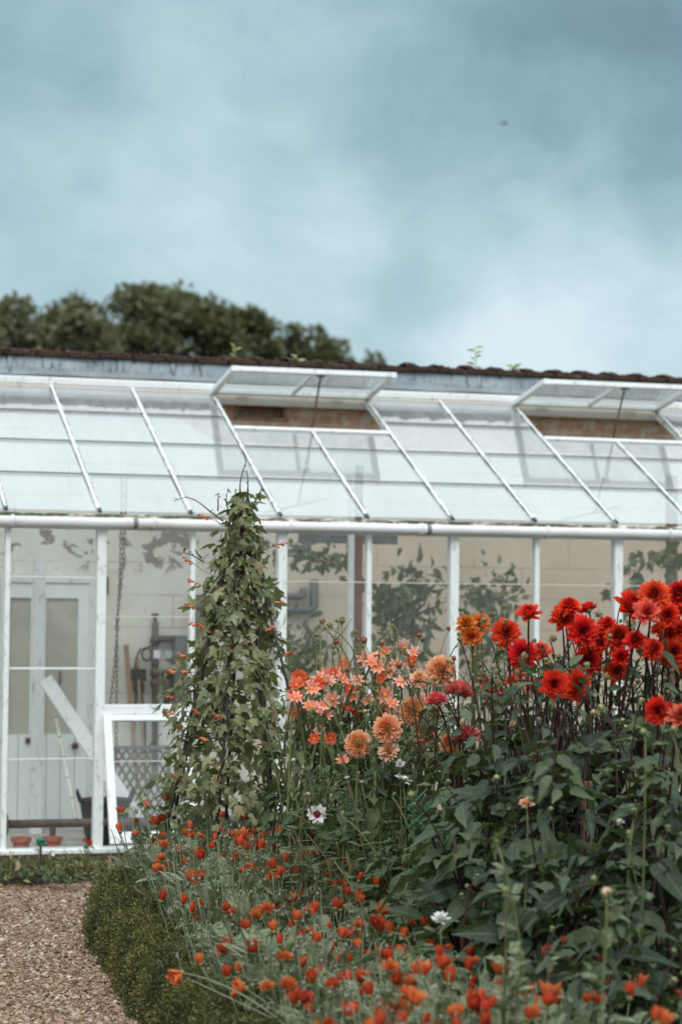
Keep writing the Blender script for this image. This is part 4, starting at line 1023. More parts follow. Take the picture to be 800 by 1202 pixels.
for lab, px, d, h in (('leafy dahlia without blooms in the back row behind the lone red bud', 620, 10.3, 1.2), ('leafy dahlia without blooms in the back row behind the red cluster', 705, 10.1, 1.22), ('leafy dahlia without blooms in the back row at the right edge', 790, 10.2, 1.25)):
    dahlia(lab, px, d, h, [], M_dstem, M_dleaf, 120, .40, (.10, .2), 8, [0, 2, 1], (h, h+.35))
# leafy dahlias not yet in bloom, in front of the red ones
for lab, px, d, h, n in (('broad leaved dahlia without blooms just right of the netting', 560, 8.2, .98, 80), ('broad leaved dahlia without blooms around the wooden stake', 660, 7.8, .92, 80), ('broad leaved dahlia without blooms at the right edge of the bed', 800, 7.5, .95, 80), ('low dark leaved dahlia without blooms behind the tall thistle stems', 690, 7.2, .62, 70), ('low leafy dahlia without blooms between netting and thistles', 610, 7.7, .68, 66), ('low leafy dahlia in the lower right corner of the bed', 765, 6.8, .55, 66)):
    dahlia(lab, px, d, h, [], M_dstem, M_dleaf, int(n*1.25), .36, (.11, .22), 4, [0, 2], (h, h+.15))
for lab, px, d, h in (('leafy dahlia without blooms at the foot of the peach balls', 480, 9.0, .72), ('leafy dahlia without blooms right of the climber foot', 385, 10.2, .85), ('leafy dahlia without blooms under the pink blooms', 535, 8.7, .8), ('leafy dahlia without blooms behind the large white daisy', 430, 9.9, .75)):
    dahlia(lab, px, d, h, [], M_gstem, M_dleaf2, 150, .36, (.07, .15), 6, [0, 2], (h, h+.2))

# ------------------------------------------------------------------ grey-green cup-flowered daisies in the front of the bed
M_gleaf = leafmat('grey_green_leaf', [(0, (.10, .125, .068)), (.5, (.165, .195, .115)), (1, (.25, .275, .175))], .65, .2, .2)
M_gst = leafmat('grey_green_stem', [(0, (.10, .13, .075)), (.6, (.15, .18, .115)), (1, (.21, .23, .16))], .7, 0., .2)
M_nod = simple('nodding_bud', (.20, .17, .13), (.13, .15, .09), 60, .7)
def clump_mesh(seed, h=.53, w=.25, n=52):
    global RG
    keep = RG; RG = np.random.default_rng(seed); g = G(); tips = []
    nl = 150
    z = RG.uniform(.0, .36, nl)*h/.44; a = RG.uniform(0, 2*PI, nl); rr = w*np.sqrt(RG.random(nl))*.85
    out = np.stack([np.cos(a), np.sin(a), np.zeros(nl)], 1); P = out*rr[:, None]; P[:, 2] = z
    D = out*.7+RG.normal(0, .4, (nl, 3)); D[:, 2] += .75
    U = np.stack([-out[:, 0], -out[:, 1], np.full(nl, .8)], 1)+RG.normal(0, .3, (nl, 3))
    g.many(PIN, frames(D, U)*RG.uniform(.06, .14, nl)[:, None, None], P, 0)
    for k in range(n):
        a = RG.uniform(0, 2*PI); r = w*math.sqrt(RG.random()); b = np.array([math.cos(a)*r*.7, math.sin(a)*r*.7, .02])
        hh = h*RG.uniform(.66, 1.0); e = np.array([math.cos(a)*r*1.15+RG.normal(0, .03), math.sin(a)*r*1.15+RG.normal(0, .03), hh])
        if k < 26:                               # nodding bud
            s = RG.uniform(0, 2*PI); hk = np.array([math.cos(s), math.sin(s), 0])*.018
            g.tube(list(bez(b, (b+e)/2+np.array([RG.normal(0, .02), RG.normal(0, .02), .04]), e, 6))+[e+hk*.6+np.array([0, 0, .006]), e+hk-np.array([0, 0, .006])], .0027, .0019, 4, 1)
            c = e+hk*1.05-np.array([0, 0, .014]); g.ball(c, .0074, 2, 6, 5, (1, 1, 1.2))
        else:
            g.tube(bez(b, (b+e)/2+np.array([RG.normal(0, .02), RG.normal(0, .02), .04]), e, 6), .0028, .002, 4, 1); tips.append(e)
        if k % 3 == 0:
            m_ = (b+e)/2+np.array([0, 0, hh*.15]); g.one(PIN, frame1((RG.normal(), RG.normal(), .9))*RG.uniform(.05, .09), m_, 0)
    RG = keep
    return g.mesh('foliage', [M_gleaf, M_gst, M_nod], True), tips
CL = [clump_mesh(s) for s in (31, 32, 33, 34, 35)]
dd_ = [5.9, 7.0, 8.0, 9.0, 10.0, 11.0, 11.8]
lx_ = [490, 380, 300, 248, 215, 192, 182]; rx_ = [800, 730, 665, 600, 520, 430, 350]
rows = [6.0, 6.45, 6.9, 7.35, 7.8, 8.25, 8.7, 9.15, 9.6, 10.05, 10.5, 10.95, 11.4]
ordn = ['first', 'second', 'third', 'fourth', 'fifth', 'sixth', 'seventh', 'eighth', 'ninth', 'tenth', 'eleventh', 'twelfth', 'thirteenth']
across = ['beside the box hedge', 'second from the box hedge', 'third from the box hedge', 'farthest from the box hedge']
nfl = 0
for ri, d in enumerate(rows):
    ncol = 4 if 6.6 < d < 10.2 else 3
    l, r = np.interp(d, dd_, lx_), np.interp(d, dd_, rx_)
    for ci in range(ncol):
        px = l+(r-l)*(ci+.5+random.uniform(-.15, .15))/ncol
        dj = d+random.uniform(-.12, .12); base = gd(px, dj, .03)
        rowsay = 'row nearest the viewer' if ri == 0 else 'row nearest the glasshouse' if ri == len(rows)-1 else ordn[ri]+' row from the viewer'
        acr = across[ci] if ci < ncol-1 else across[3]
        o = thing('daisy_clump', 'clump of orange cup daisies, %s, %s' % (acr, rowsay), 'daisy', 'cup flowered daisies along the front of the bed', base)
        k = random.randrange(len(CL)); me, tips = CL[k]
        f = link('foliage', me, o); rot = random.uniform(0, 6.28); s = random.uniform(.9, 1.12)*(1.12 if d > 9.8 else 1.); f.rotation_euler = (0, 0, rot); f.scale = (s, s, s*random.uniform(.92, 1.08))
        ct, st_ = math.cos(rot), math.sin(rot)
        nf = random.choice([8, 10, 11, 12, 13, 14]); 
        for ti in random.sample(range(len(tips)), nf):
            e = tips[ti]; p = base+np.array([(e[0]*ct-e[1]*st_)*s, (e[0]*st_+e[1]*ct)*s, e[2]*f.scale[2]])
            fc = unit(np.array([RG.normal(0, .28), RG.normal(0, .28), 1])+CAMV*.12)
            m_ = random.choice([CUP[0], CUP[0], CUP[1], CUP[2], CUP[4], CUP[4], CUP[3], CUP[5], CUP[6]]) 
            place('flower', m_, o, p+fc*.007, fc, None, random.choice([.85, 1., 1.1, 1.15, 1.2, 1.3, 1.4])*random.uniform(.95, 1.05)); nfl += 1
# a long stem fallen over the hedge with two faded blooms
b0 = gd(300, 7.4, .05); o = thing('daisy_clump', 'fallen daisy stem with two faded orange blooms lying over the box hedge', 'daisy', None, b0)
p1 = at_d(213, 1142, 7.7); p2 = at_d(288, 1161, 7.5); q0 = at_d(345, 1212, 7.2)
g = G(); g.tube(bez(q0, (p1+q0)/2+np.array([0, 0, .07]), p1, 9), .0035, .0025, 5); g.tube(bez(q0+np.array([.02, 0, 0]), (p1+q0)/2+np.array([.03, 0, -.01]), p1+np.array([.02, 0, -.02]), 9), .003, .002, 5); g.tube(bez(q0, (p2+q0)/2+np.array([0, 0, .03]), p2, 6), .0035, .0025, 5)
obj('stem', sub(g, o), M_gst, o, True)
place('flower', CUP[3], o, p1, unit(np.array([-.6, -.2, -.3])), None, 1.15); place('flower', CUP[3], o, p2, unit(np.array([-.9, -.1, .2])), None, 1.15)

# ------------------------------------------------------------------ taller daisies, thistles and odd stems
M_tleaf = leafmat('olive_feather_leaf', [(0, (.06, .08, .04)), (.5, (.10, .125, .065)), (1, (.16, .18, .10))], .6, .2, .2)
def tall(label, px, d, h, n, heads, name='tall_daisy', cat='daisy', lsz=(.07, .13), mat=None, nst=7, T=None, w=.2):
    base = gd(px, d, .03); o = thing(name, label, cat, None, base); g = G()
    ends = []
    for (hx, hy, me, f, sc) in heads:
        p = at_d(hx, hy, d); ends.append((p, me, f, sc))
    for k in range(nst): ends.append((base+np.array([RG.normal(0, w), RG.normal(0, w), h*random.uniform(.7, 1)]), None, None, 1))
    for p, me, f, sc in ends:
        b = base+np.array([RG.normal(0, .05), RG.normal(0, .05), 0]); mid = (b+p)/2+np.array([RG.normal(0, .05), RG.normal(0, .05), .12])
        pts = bez(b, mid, p, 10); g.tube(pts, .005, .0028, 5, 1)
        for i in range(1, 10):
            for q in range(max(1, n//10)):
                dv_ = np.array([RG.normal(), RG.normal(), .45 if name == 'tall_daisy' else RG.uniform(.3, 1.6)]); g.one(T or PIN, frame1(dv_)*random.uniform(*lsz)*(1.25-.07*i), pts[i]+RG.normal(0, .006, 3), 0)
    obj('foliage', sub(g, o), [mat or M_tleaf, M_gstem], o, True)
    for p, me, f, sc in ends:
        if me is not None: place('flower', me, o, p, f, None, sc)
tall('feathery daisy plant with the large dark eyed white bloom by the climber foot', 380, 9.6, .72, 26, [(372, 956, WHT, unit(CAMV+np.array([.1, 0, .15])), 1.05), (360, 933, WHT2, unit(np.array([0, -.3, 1])), .55), (345, 893, WHT2, np.array([0, 0, 1.]), .5)], nst=9)
tall('feathery daisy plant with two ragged white blooms under the peach balls', 480, 9.3, .8, 26, [(473, 916, WHT, unit(np.array([.3, -.2, .9])), .95), (469, 897, WHT2, unit(CAMV+np.array([0, 0, .5])), .75), (407, 914, WHT2, np.array([0, 0, 1.]), .5), (424, 919, WHT2, np.array([0, 0, 1.]), .45)], nst=9)
tall('feathery green plant without blooms between the white daisies and the netting', 425, 9.2, .78, 28, [], nst=11)
tall('feathery green plant without blooms next to the green netting', 500, 8.6, .72, 26, [], nst=9)
tall('daisy plant with a white bloom half sunk among the orange cups', 520, 7.4, .55, 22, [(517, 1080, WHT2, unit(CAMV*.6+np.array([0, 0, 1])), 1.15)], nst=5)
tall('pale spent daisy stem with a cream head before the dark leaves', 630, 7.6, .9, 6, [(618, 943, PAL[0], unit(np.array([0, -.3, 1])), .45)], nst=0, lsz=(.03, .05))
tall('thin daisy stem with one small white head right of the stake', 745, 7.5, .9, 6, [(727, 966, WHT2, unit(np.array([0, -.2, 1])), .6)], nst=0, lsz=(.03, .05))
tall('tall pale thistle stems rising in front of the dark leaves', 605, 6.7, .82, 20, [(583, 990, BUD[2], np.array([0, 0, 1.]), 1.), (593, 1048, BUD[0], np.array([0, 0, 1.]), 1.3)], 'thistle', 'thistle', (.07, .12), M_gleaf, 4)
tall('pale thistle stem with jagged leaves low on the right', 700, 6.2, .62, 20, [(712, 1052, BUD[3], unit(np.array([-.3, -.2, 1])), 1.4)], 'thistle', 'thistle', (.08, .14), M_gleaf, 1)
tall('grey thistle stem among the cup daisies at the lower right', 655, 6.3, .55, 20, [], 'thistle', 'thistle', (.07, .12), M_gleaf, 3)
tall('pale bolted stem with buds at the right edge', 770, 7.2, 1.0, 14, [(744, 955, BUD[3], np.array([0, 0, 1.]), 1.), (790, 860, BUD[0], np.array([0, 0, 1.]), 1.5), (757, 861, BUD[0], np.array([-.6, 0, .5]), 1.3)], nst=0, lsz=(.10, .17), T=LEAF[0], mat=M_dleaf2)
# wooden stake
g = G(); p = at_d(688, 917, 8.5); g.bar((p[0], p[1], -.05), (p[0], p[1], p[2]), .036, .03, (0, -1, 0), 0, .003)
simple_thing('wooden_stake', 'square brown wooden stake standing among the dahlia leaves', 'stake', g, M_stake)
# netting
g = G(); o0 = at_d(470, 935, 8.45)
def NP(u, v):
    return at_d(478+u*90, 930+v*95, 8.35+.25*u)+np.array([0, 0, .02*math.sin(u*5+v*3)])
for k in range(-3, 6):
    for s in (1, -1):
        pts = [NP(t, (k/4+s*t*.9)) for t in np.linspace(0, 1, 24) if 0 <= k/4+s*t*.9 <= 1]
        if len(pts) > 2: g.tube(pts, .0016, .0016, 4)
simple_thing('garden_netting', 'thin bright green plant netting stretched among the dark stems', 'netting', g, M_net)

# ------------------------------------------------------------------ climber on its obelisk
d_ob = 11.7; ax = gd(254, d_ob, .0); topz = at_d(287, 580, d_ob)[2]; tp = at_d(286, 584, d_ob)
ob = thing('obelisk', 'tall black iron plant obelisk under the climber', 'plant support', None, ax)
angs = [.2, 1.25, 2.3, 3.35, 4.4, 5.45]
poles = []
for a in angs:
    b = ax+np.array([math.cos(a)*.42, math.sin(a)*.42, -.05]); e = tp+np.array([math.cos(a)*.03, math.sin(a)*.03, -.02]); poles.append((b, e))
    g = G(); g.tube([b, b+(e-b)*.5, e], .010, .009, 8); obj('pole', sub(g, ob), M_dark, ob, True)
# outer cane seen to the right
b = at_d(349, 850, d_ob-.2); e = at_d(288, 606, d_ob); b = b+(b-e)*.55
g = G(); g.tube([b, (b+e)/2, e], .009, .008, 8); obj('pole', sub(g, ob), M_dark, ob, True); poles.append((b, e))
for z in (.45, 1.05, 1.6):
    f = z/topz; g = G(); r = .42*(1-f)+.03*f; c = ax+(tp-ax)*f; c[2] = z
    g.tube([c+np.array([math.cos(t)*r, math.sin(t)*r, 0]) for t in np.linspace(0, 2*PI, 30)], .005, .005, 5, cap=False); obj('hoop', sub(g, ob), M_dark, ob, True)
M_cleaf = leafmat('climber_leaf', [(0, (.10, .12, .055)), (.4, (.17, .19, .09)), (.75, (.25, .265, .135)), (.92, (.34, .33, .18)), (1, (.24, .16, .09))], .5, .3, .3, big=(5, (.06, .08, .04), .4))
M_vine = leafmat('vine_stem', [(0, (.05, .025, .015)), (1, (.09, .07, .03))], .6, 0., .2)
cl = thing('climbing_plant', 'dense green lobed leaf climber with small red and yellow flowers on the obelisk', 'climber', None, ax)
g = G(); n = 2300
z = .25+(topz-.22)*RG.beta(1.0, 1.4, n); f = z/topz; a = RG.uniform(0, 2*PI, n)
rc = np.interp(f, [0, .4, .58, .77, .93, 1], [.38, .29, .235, .155, .075, .04])
lump = 1+.30*np.sin(a*3+z*9)+.18*np.sin(a*7-z*17)+.5*(RG.random(n)**6)
rr = rc*np.sqrt(RG.uniform(.35, 1.1, n))*lump
ctr = ax[None]+(tp-ax)[None]*f[:, None]; 
out = np.stack([np.cos(a), np.sin(a), np.zeros(n)], 1)
P = ctr+out*rr[:, None]; P[:, 2] = z+RG.normal(0, .02, n)
vr = (P-EYEP)@RT; 
D = out*.55+RG.normal(0, .4, (n, 3)); D[:, 2] -= .55
U = out*.9+RG.normal(0, .4, (n, 3)); U[:, 2] += .55
g.many(LOB, frames(D, U)*RG.uniform(.045, .095, n)[:, None, None], P, 0)
obj('foliage', sub(g, cl), M_cleaf, cl, False)
g = G()
for (b, e) in poles[:6]:
    pts = [b+(e-b)*t+np.array([math.cos(t*26)*.022, math.sin(t*26)*.022, 0]) for t in np.linspace(.08, .98, 70)]; g.tube(pts, .0055, .0035, 4)
for k in range(16):
    f = random.uniform(.15, .95); a = random.uniform(0, 6.28); r = (.035+.4*(1-f)); c = ax+(tp-ax)*f; p = c+np.array([math.cos(a)*r, math.sin(a)*r, 0]); e = p+np.array([math.cos(a)*.1, math.sin(a)*.1, .08])
    g.tube(bez(p, p+np.array([math.cos(a)*.09, math.sin(a)*.09, -.01]), e, 6), .0025, .0012, 4)
# tendrils at the top
def D2(px, py): return at_d(px, py, d_ob)
for pts in ([D2(262, 612), D2(246, 600), D2(232, 588), D2(218, 583), D2(204, 588)], [D2(285, 590), D2(281, 572), D2(284, 555), D2(289, 543), D2(286, 530)], [D2(292, 588), D2(291, 574), D2(291, 560), D2(289, 552)], [D2(268, 600), D2(265, 588), D2(268, 572)], [D2(298, 590), D2(304, 582), D2(307, 572)], [D2(256, 600), D2(256, 585), D2(257, 578)], [D2(240, 660), D2(226, 652), D2(214, 648)], [D2(236, 655), D2(232, 650), D2(230, 646)]):
    P_ = np.array(pts); t = np.linspace(0, len(P_)-1, 14); sm = np.stack([np.interp(t, range(len(P_)), P_[:, j]) for j in range(3)], 1); sm[1:-1] = (sm[:-2]+sm[1:-1]*2+sm[2:])/4
    g.tube(sm, .0042, .0018, 4)
    for q in sm[3::3]: g.one(SMALL, frame1(RG.normal(size=3))*.03, q)
obj('vine', sub(g, cl), M_vine, cl, True)
M_mina = petalmat('tubular_flower', (.75, .34, .15), (.52, .035, .02), (.6, .05, .02), (.85, 1.1), .2)
def mina(seed):
    rg = np.random.default_rng(seed); g = G()
    for k in range(rg.integers(3, 6)):
        c = np.array([.012*k, 0, .006*k]); d = unit(np.array([.5, rg.normal(0, .3), -.25+rg.normal(0, .25)])); L_ = rg.uniform(.028, .042); R_ = frame1(d)
        prof = [(.0015, 0), (.0055, .3), (.0075, .6), (.005, .85), (.001, 1)]; V = []; U = []
        for r, h in prof:
            for q in range(6): an_ = q*PI/3; V.append(c+R_@np.array([r*math.cos(an_), h*L_, r*math.sin(an_)])); U.append((h, .9))
        g.add(V, [(i*6+q, (i+1)*6+q, (i+1)*6+(q+1) % 6, i*6+(q+1) % 6) for i in range(4) for q in range(6)], 0, U)
    g.tube(bez((-.30, .02, -.05), (-.12, 0, -.07), (.0, 0, 0), 8), .0022, .0016, 4, 1); g.tube([(0, 0, 0), (.03, 0, .012), (.06, 0, .035)], .0016, .001, 4, 1)
    return g.mesh('flower_spray', [M_mina, M_vine], True)
MI = [mina(s) for s in range(3)]
for (px, py) in ((246, 608), (227, 661), (231, 684), (230, 713), (233, 733), (241, 737), (248, 742), (207, 788), (222, 788), (209, 820), (206, 838), (215, 853), (322, 706), (311, 740), (332, 768), (272, 764), (290, 810), (236, 837), (245, 868), (214, 915), (262, 842), (255, 900), (300, 875), (279, 925), (324, 640), (178, 945), (221, 771)):
    side = -1 if px < 275 else 1
    o = link('flower', random.choice(MI), cl); o.location = [float(v) for v in at_d(px, py, d_ob-random.uniform(.15, .35))-rel(cl)]; o.rotation_euler = (random.uniform(-.3, .3), random.uniform(-.4, .3), YAW*-1+(PI if side < 0 else 0)+random.uniform(-.6, .6)); o.scale = (.8,)*3

# ------------------------------------------------------------------ box hedge
hd = [(148, 11.75), (148, 11.4), (158, 10.9), (175, 10.4), (196, 9.75), (218, 9.1), (256, 8.4), (308, 7.7), (380, 7.0), (480, 6.3), (600, 5.6), (760, 4.9)]
hc = np.array([gd(x, d)[:2] for x, d in hd]); hs_ = np.concatenate([[0], np.cumsum(np.linalg.norm(np.diff(hc, axis=0), axis=1))])
def hedge_at(s):
    return np.array([np.interp(s, hs_, hc[:, 0]), np.interp(s, hs_, hc[:, 1])])
HL, HW, HH = hs_[-1], .175, .29
hedge = thing('box_hedge', 'low clipped box hedge curving along the edge of the gravel path', 'hedge', None, (*hedge_at(HL*.4), 0))
K = 80000
s = HL*RG.random(K)**.9; 
cen = np.stack([np.interp(s, hs_, hc[:, 0]), np.interp(s, hs_, hc[:, 1])], 1)
c2 = np.stack([np.interp(s+.05, hs_, hc[:, 0]), np.interp(s+.05, hs_, hc[:, 1])], 1); c1 = np.stack([np.interp(s-.05, hs_, hc[:, 0]), np.interp(s-.05, hs_, hc[:, 1])], 1)
tg = c2-c1; tg /= np.linalg.norm(tg, axis=1)[:, None]; nr = np.stack([tg[:, 1], -tg[:, 0]], 1)
th = RG.uniform(-.15, PI+.15, K)
ct, st_ = np.cos(th), np.maximum(np.sin(th), -.1)
sup = 3.4; q = (np.abs(ct)**sup+np.abs(st_)**sup)**(-1/sup)
bump = 1+.10*np.sin(s*11+th*2.3)+.07*np.sin(s*23-th*5)+RG.normal(0, .05, K)-.12*(RG.random(K)**3)
off = HW*q*ct*bump; hz = HH*q*st_*bump
P = np.stack([cen[:, 0]+nr[:, 0]*off, cen[:, 1]+nr[:, 1]*off, np.maximum(hz, .005)+.01], 1)
O = np.stack([nr[:, 0]*ct, nr[:, 1]*ct, st_], 1)
D = O*.5+RG.normal(0, .55, (K, 3)); D[:, 2] += .35
g = G(); g.many(TINY, frames(D, O+RG.normal(0, .5, (K, 3)))*RG.uniform(.011, .020, K)[:, None, None], P)
M_box = leafmat('box_leaf', [(0, (.015, .026, .009)), (.5, (.029, .042, .013)), (.85, (.058, .072, .02)), (1, (.14, .14, .035))], .5, .15, .3, big=(3.2, (.20, .17, .045), .5))
obj('foliage', sub(g, hedge), M_box, hedge)
g = G(); V = []; nn = 10; ss = np.linspace(0, HL, 70)
for si in ss:
    c = hedge_at(si); t_ = unit(hedge_at(min(HL, si+.05))-hedge_at(max(0, si-.05))); n_ = np.array([t_[1], -t_[0]])
    for k in range(nn):
        a = -.1+(PI+.2)*k/(nn-1); qq = (abs(math.cos(a))**3.4+abs(math.sin(a))**3.4)**(-1/3.4)
        V.append((*(c+n_*HW*.86*qq*math.cos(a)), max(.0, HH*.88*qq*math.sin(a))))
g.add(V, [(i*nn+k, (i+1)*nn+k, (i+1)*nn+k+1, i*nn+k+1) for i in range(len(ss)-1) for k in range(nn-1)]+[tuple(range(nn)), tuple(range((len(ss)-1)*nn, len(ss)*nn))[::-1]])
obj('twig_core', sub(g, hedge), simple('hedge_twigs', (.018, .022, .009), (.03, .03, .014), 40, .9, 1., 80, .1), hedge)

# ------------------------------------------------------------------ border at the foot of the glasshouse
M_strap = leafmat('strap_leaf', [(0, (.07, .08, .03)), (.5, (.14, .135, .055)), (.8, (.23, .19, .08)), (1, (.36, .29, .15))], .5, .2, .3)
def strap_mesh(seed):
    rg = np.random.default_rng(seed); g = G(); n = 20
    for k in range(n):
        a = rg.uniform(0, 2*PI); L_ = rg.uniform(.13, .27); lean = rg.uniform(.15, 1.0)
        b = np.array([rg.normal(0, .035), rg.normal(0, .035), 0]); o = np.array([math.cos(a), math.sin(a), 0]); pts = bez(b, b+o*L_*lean*.3+np.array([0, 0, L_*.9]), b+o*L_*lean+np.array([0, 0, L_*(.85-.75*lean)]), 6)
        V = []; sd = np.array([-o[1], o[0], 0]); w = rg.uniform(.004, .008)
        for i, p in enumerate(pts): ww = w*(1-(i/5)**2.5); V += [p-sd*ww, p+np.array([0, 0, -.002]), p+sd*ww]
        g.add(V, [(i*3+q, i*3+q+1, (i+1)*3+q+1, (i+1)*3+q) for i in range(5) for q in range(2)], 0, [(i/5, .5) for i in range(6) for _ in range(3)])
    return g.mesh('strap_tuft', [M_strap], True)
ST = [strap_mesh(s) for s in range(4)]
for k in range(26):
    px = -20+k*9.0+random.uniform(-3, 3); py = random.uniform(1018, 1032); p = at_z(px, py, .04)
    o = link('strap_leaf_plant', ST[k % 4]); o.location = [float(v) for v in p]; o.rotation_euler = (0, 0, random.uniform(0, 6.28)); sc = random.uniform(.65, 1.0); o.scale = (sc, sc, sc*random.uniform(.7, 1.))
    tag(o, 'tuft of arching strap leaves at the foot of the glasshouse sill', 'plant', 'strap leaved tufts along the sill')
wb = random.Random(77)
def weed_mesh(seed):
    global RG
    keep = RG; RG = np.random.default_rng(seed); g = G(); leaf_cloud(g, np.zeros(3), 26, .005, .07, .09, (.025, .06), SMALL, 0, .2, None, .3); RG = keep
    return g.mesh('weed', [M_strap if seed % 2 else M_dleaf2], True)
WD = [weed_mesh(s) for s in (70, 71, 72, 73)]
for k in range(34):
    p = at_z(-30+k*7.4+wb.uniform(-4, 4), wb.uniform(1022, 1041), .03); o = link('border_weed', WD[k % 4]); o.location = [float(v) for v in p]; o.rotation_euler = (0, 0, wb.uniform(0, 6)); o.scale = (wb.uniform(.7, 1.3),)*3
    tag(o, 'small low weed on the soil strip between gravel and sill', 'weed', 'weeds along the soil strip')
# little red bloom and pale butterfly-shaped blooms
b0 = at_z(104, 1012, .04); o = thing('red_rose', 'small plant with two deep red blooms before the white sill', 'rose', None, b0)
g = G()
for px, py in ((99, 986), (106, 989)): g.tube(bez(b0, b0+np.array([0, 0, .1]), at_z(px, py, .0)*0+at_y(px, py, b0[1]), 5), .003, .002, 4)
leaf_cloud(g, b0, 18, .02, .12, .07, (.03, .05), SMALL, 1)
obj('foliage', sub(g, o), [M_gstem, M_dleaf2], o, True)
m_small = double_bloom(18, .026, 1.5, .26, 40, .2, .15).mesh('red_rose_bloom', [M_pred, M_calyx], True)
place('flower', m_small, o, at_y(99, 986, b0[1]), unit(CAMV+np.array([0, 0, .4])), None, .75); place('flower', m_small, o, at_y(106.5, 989.5, b0[1]), unit(CAMV+np.array([0, 0, .4])), None, 1.)
b0 = at_z(47, 1036, .02); o = thing('sprinkler_stake', 'green plastic sprinkler head on a short stake by the path', 'sprinkler', None, b0)
g = G(); p = at_y(48, 992, b0[1]); g.tube([b0-np.array([0, 0, .05]), (p[0], b0[1], p[2])], .007, .007, 8); obj('stake', sub(g, o), M_dark, o)
g = G(); c = np.array([p[0], b0[1], p[2]]); g.box(c+np.array([-.025, -.018, -.005]), c+np.array([.025, .018, .02])); g.lathe([(.012, 0), (.03, .004), (.03, .016), (.015, .03)], c+np.array([0, 0, .02]), (0, 0, 1), 12); g.tube([c+np.array([0, -.018, .005]), c+np.array([.035, -.045, .012])], .008, .007, 8); obj('sprinkler_head', sub(g, o), M_green, o)
b0 = at_z(62, 1022, .03); o = thing('white_viola', 'tiny pale two petalled bloom low in front of the sill', 'flower', None, b0)
g = G(); p = at_y(62, 1001, b0[1]); g.tube([b0, (b0+p)/2+np.array([.01, 0, 0]), p], .002, .0015, 4); leaf_cloud(g, b0, 10, .01, .05, .04, (.025, .04), SMALL, 1); obj('foliage', sub(g, o), [M_gstem, M_dleaf2], o, True)
place('flower', star_bloom(4, .026, .4, .1, 41, .1).mesh('white_viola_bloom', [M_pwhite, M_disc, M_calyx], True), o, p, unit(CAMV), None, 1.)

# low plants filling the border behind the hedge end
for k, px in enumerate((150, 175, 205, 235)):
    tall(('small bushy plant in the border left of the hedge end', 'small bushy plant in the border right of the open casement', 'small bushy plant in the border hugging the climber foot', 'small bushy plant in the border behind the climber')[k], px, 12.2, .30, 26, [], 'bushy_plant', 'plant', (.05, .09), M_strap, 12, SMALL, .13)

# ------------------------------------------------------------------ plants inside the glasshouse
M_ileaf = leafmat('vine_leaf', [(0, (.09, .11, .065)), (.6, (.15, .17, .105)), (1, (.24, .25, .16))], .5, .25, .3)  # leaf tones lightened so the haze behind the panes is in their colour
def inside(label, pts, n, sz, Y, spread, T=None, name='wall_vine'):
    P_ = [at_y(x, y, Y) for x, y in pts]; b = P_[0].copy()
    o = thing(name, label, 'plant', None, b); g = G()
    cum = np.array(P_); t = np.linspace(0, len(P_)-1, 24); sm = np.stack([np.interp(t, range(len(P_)), cum[:, j]) for j in range(3)], 1)
    g.tube(sm, .010, .005, 5, 1)
    tt = RG.uniform(0, len(P_)-1, n); C_ = np.stack([np.interp(tt, range(len(P_)), cum[:, j]) for j in range(3)], 1)
    P2 = C_+RG.normal(0, 1, (n, 3))*np.array([spread, .16, spread])
    D = RG.normal(0, .6, (n, 3)); D[:, 2] -= .4; U = RG.normal(0, .4, (n, 3)); U[:, 1] -= 1
    g.many(T or LOB, frames(D, U)*RG.uniform(sz[0], sz[1], n)[:, None, None], P2, 0)
    obj('foliage', sub(g, o), [M_ileaf, M_wood], o)
inside('leafy vine hanging high behind the bay right of the climber', [(325, 640), (350, 650), (375, 658), (408, 662)], 80, (.05, .11), Y0+1.3, .06)
inside('dark bushy shrub behind the middle pane', [(470, 775), (465, 740), (478, 712), (455, 700), (500, 690)], 330, (.06, .14), Y0+1.4, .11, LEAF[1])
inside('low dark shrub behind the pane right of the climber', [(350, 785), (348, 765), (358, 745)], 170, (.06, .12), Y0+1.5, .10, LEAF[1])
inside('hazy bush behind the pane above the orange dahlia', [(575, 770), (570, 740), (560, 710), (600, 695), (548, 700)], 330, (.05, .11), Y0+1.7, .11, LEAF[1])
inside('grape vine shoot behind the last thick bar on the right', [(800, 655), (770, 652), (752, 668), (735, 672)], 34, (.10, .16), Y0+.5, .05)
inside('leafy pot plant low behind the last thick bar on the right', [(745, 720), (742, 700), (735, 690)], 45, (.07, .13), Y0+.5, .07)

# ------------------------------------------------------------------ weeds on the coping
M_weed = leafmat('pale_weed_leaf', [(0, (.22, .28, .11)), (1, (.38, .42, .22))], .5, .35, .3)
for label, px, py, h, n in (('pale weed with broad leaves sprouting on the tiles left of the vent', 276, 420, .10, 7), ('low weed sprouting on the tiles above the first vent', 349, 424, .05, 5), ('tall thin weed sprouting alone on the tiles against the sky', 557, 432, .20, 7), ('tiny weed on the tiles right of the tall one', 602, 437, .05, 5)):
    b = at_y(px, py, YB+.02); b[2] = 3.75; o = thing('wall_weed', label, 'weed', None, b); g = G()
    g.tube([b-np.array([0, 0, .03]), b+np.array([.01, 0, h*.5]), b+np.array([-.005, 0, h])], .003, .002, 4, 1)
    for k in range(n):
        zz = h*(k+1)/n; g.one(LEAF[0] if h < .15 else SMALL, frame1((RG.normal(), -.6+RG.normal(0, .3), .35), (0, -1, .6))*random.uniform(.055, .085), b+np.array([0, 0, zz]), 0)
    obj('foliage', sub(g, o), [M_weed, M_gstem], o, True)

